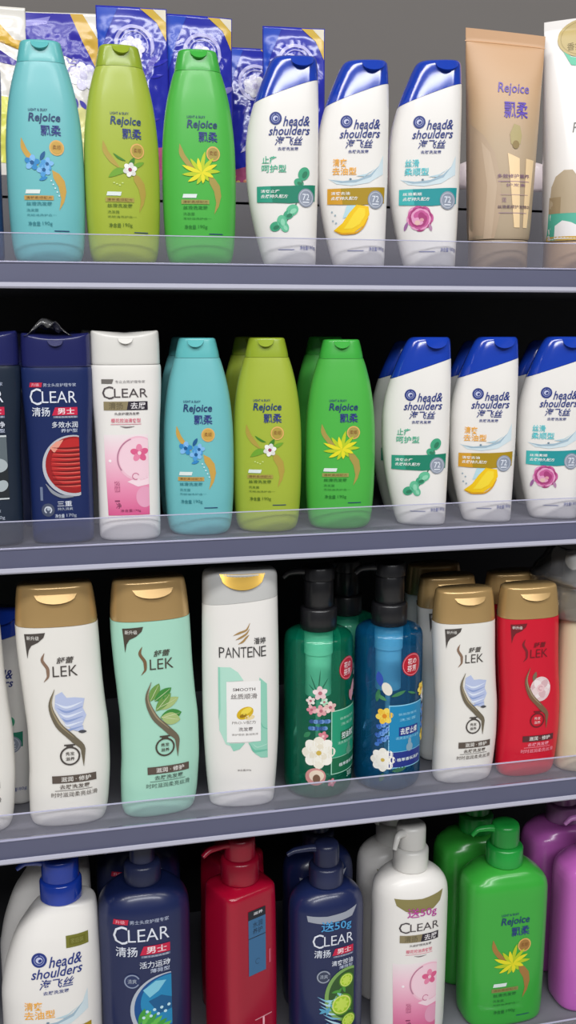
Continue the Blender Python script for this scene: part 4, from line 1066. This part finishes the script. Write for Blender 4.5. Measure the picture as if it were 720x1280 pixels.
# --- third shelf
stock(SWHITE, 'white gold-capped shampoo bottle with blue splash print, large, on the third shelf', G3, 86, 2, 0.034, -1, 1.062)
stock(SMINT, 'mint green gold-capped shampoo bottle with leaf print on the third shelf', G3, 198, 2, 0.034, 5, 1.062)
put(PANT, 302, 2, 0.033, -8, 1.08); PANT['label'] = 'pearl white shampoo bottle with mint stripes and gold drop on the third shelf'; PANT['group'] = G3
stock(MGREEN, 'clear green pump bottle with flowers and black pump on the third shelf', G3, 397, 2, 0.047, 0, 1.065)
put(MBLUE, 482.5, 2, 0.047, 0, 1.065); MBLUE['label'] = 'clear blue pump bottle with flowers and black pump on the third shelf'; MBLUE['group'] = G3
stock(SWHITE, 'small white gold-capped bottle with blue splash print right of the blue pump', G3, 576, 2, 0.032, 0, 0.93)
stock(SRED, 'red gold-capped bottle with white rose print on the third shelf', G3, 654, 2, 0.032, 0, 0.93)
stock(SWHITE, 'large white bottle cut by the left edge of the third shelf', G3, -33, 2, 0.034, 0, 1.062)
stock(HSG, 'white bottle with green print set back left of the large white gold-capped bottle', GR, 4, 2, 0.1, -28, 1.12)
stock(SWHITE, 'small white gold-capped bottle one place behind the one right of the blue pump', GR, 556, 2, 0.09, 0, 0.93)
stock(SWHITE, 'small white gold-capped bottle two places behind the one right of the blue pump', GR, 540, 2, 0.146, 0, 0.93)
stock(SRED, 'red gold-capped bottle in shade behind the front red rose bottle', GR, 636, 2, 0.09, 0, 0.93)
stock(MGREEN, 'clear green pump bottle in the dark between the two front clear pump bottles', GR, 431, 2, 0.13, 12, 1.0)
# cream bottle in shrink film at the right edge
CRM = Surf([(0, 27, 17), (1, 29.5, 19.5), (5, 31, 21), (60, 31.4, 21.6), (120, 31.2, 21.4), (160, 30.6, 21), (166, 29.6, 20.4), (168, 28, 19.4)], 2.6)
def make_cream():
    t = thing('conditioner_bottle', 'x', 'bottle')
    CRM.loft('body', 0, 168, plastic('cream_bottle_plastic', '#d9cbaa', 0.36, 0.15), t)
    C = Surf([(168.4, 27.4, 18.8), (170, 28.6, 19.8), (190, 28.4, 19.6), (197, 27, 18.6), (200, 23, 16)], 2.5)
    c = C.loft('cap', 168.4, 200, plastic('pearl_grey_cap', '#c4c4c2', 0.28, 0.3), t)
    lid_tab(C, c, PEARL_CAP, 0, 10, 196, 5)
    A = Art(CRM)
    for z, s in ((132, '滋养'), (124, '柔顺')): A.text(s, -6, 16, z, z+6, '#6d6148', 3)
    for i in range(6): A.rect(-14, 18, 76-i*7, 78-i*7, '#9a8f74', 2)
    A.rect(-14, 16, 30, 30.8, '#8a7f66', 2)
    A.build('front_label', t); return t
CREAM = make_cream()
stock(CREAM, 'cream bottle in clear wrap at the right edge of the third shelf', G3, 727, 2, 0.034, 0, 1.13, sz=1.23)
stock(CREAM, 'cream bottle in clear wrap behind the right edge one on the third shelf', GR, 707, 2, 0.096, 0, 1.13, sz=1.23)
t = thing('shrink_wrap', 'torn clear shrink wrap bunched over the cream bottles at the right edge', 'plastic film')
def wrap(a, b):
    u = (a-0.5)*2; v = b
    ang = u*1.75; r = 0.046+0.004*noise.noise(Vector((a*6, b*7, 5)))
    z = 0.150+0.066*v
    k = 1-0.35*max(0, v-0.6)/0.4
    return (r*1.05*math.sin(ang)*k, 0.026-r*1.25*math.cos(ang)*k+0.012*v*noise.noise(Vector((a*9, b*4, 1))), z+0.012*v*noise.noise(Vector((a*7, 3, b*2))))
film_ob('film_sheet', wrap, 40, 20, t); put(t, 727, 2, 0.036, 0, 1.13, sz=1.17)

# --- lowest shelf
stock(HSBIG, 'big white pump bottle with blue pump at the left of the lowest shelf', G4, 87, 3, 0.07, 0)
stock(CPNAVY, 'navy pump bottle with blue globe print on the lowest shelf', G4, 185, 3, 0.072, -2, 1.16, sz=1.14)
stock(REDP, 'crimson square pump bottle with blue sticker on the lowest shelf', G4, 302, 3, 0.07, 24, 1.04)
stock(CPLIME, 'navy pump bottle with lime slices print on the lowest shelf', G4, 406, 3, 0.068, 4)
stock(CPWHITE, 'white pump bottle with pink blossom panel, front one, on the lowest shelf', G4, 508, 3, 0.068, 0, 1.03)
stock(GPG, 'bright green pump bottle with yellow aloe print, front one, on the lowest shelf', G4, 622, 3, 0.07, 0)
stock(GPP, 'purple pump bottle at the right edge of the lowest shelf, front one', G4, 736, 3, 0.07, 0)
GR4 = 'pump bottles waiting in the second row'
stock(HSBIG, 'white pump bottle in shade behind the front blue pump one', GR4, 80, 3, 0.152, 0)
stock(CPNAVY, 'navy pump bottle in the dark behind the blue globe one', GR4, 178, 3, 0.168, 0, 1.14)
stock(REDP, 'crimson pump bottle in the dark behind the front crimson one', GR4, 292, 3, 0.155, 24)
stock(CPLIME, 'navy pump bottle in the dark behind the lime slices one', GR4, 396, 3, 0.145, 4)
stock(CPWHITE, 'white pump bottle in shade behind the front pink blossom one', GR4, 486, 3, 0.140, 0)
stock(GPG, 'dark green pump bottle in shade behind the front bright green one', GR4, 588, 3, 0.150, 0)
stock(GPP, 'purple pump bottle in shade behind the right edge one', GR4, 694, 3, 0.150, 0)

# ================================================================== light
def area(name, loc, rot, sx, sy, power, col=(1, 1, 1)):
    l = bpy.data.lights.new(name, 'AREA'); l.shape = 'RECTANGLE'; l.size = sx; l.size_y = sy; l.energy = power; l.color = col
    o = bpy.data.objects.new(name, l); COL.objects.link(o); o.location = loc; o.rotation_euler = rot
    return o
area('ceiling_tube_light', (-1.3, -2.1, 4.15), (math.radians(28), 0, 0), 4.2, 0.5, 125, (1.0, 0.985, 0.96))
area('ceiling_tube_light', (2.7, -2.1, 4.15), (math.radians(28), 0, 0), 2.4, 0.5, 36, (1.0, 0.985, 0.96))
area('ceiling_tube_light', (0.2, -4.4, 4.15), (math.radians(45), 0, 0), 6.0, 0.6, 230, (0.97, 0.98, 1.0))
w = bpy.data.worlds.new('store'); w.use_nodes = True; scene.world = w
bg = w.node_tree.nodes['Background']; bg.inputs[0].default_value = (0.93, 0.95, 1.0, 1); bg.inputs[1].default_value = 0.11

vs = scene.view_settings
scene.display_settings.display_device = 'sRGB'
vs.view_transform = 'Standard'; vs.look = 'None'; vs.gamma = 1.0; vs.exposure = -0.38
vs.use_curve_mapping = False
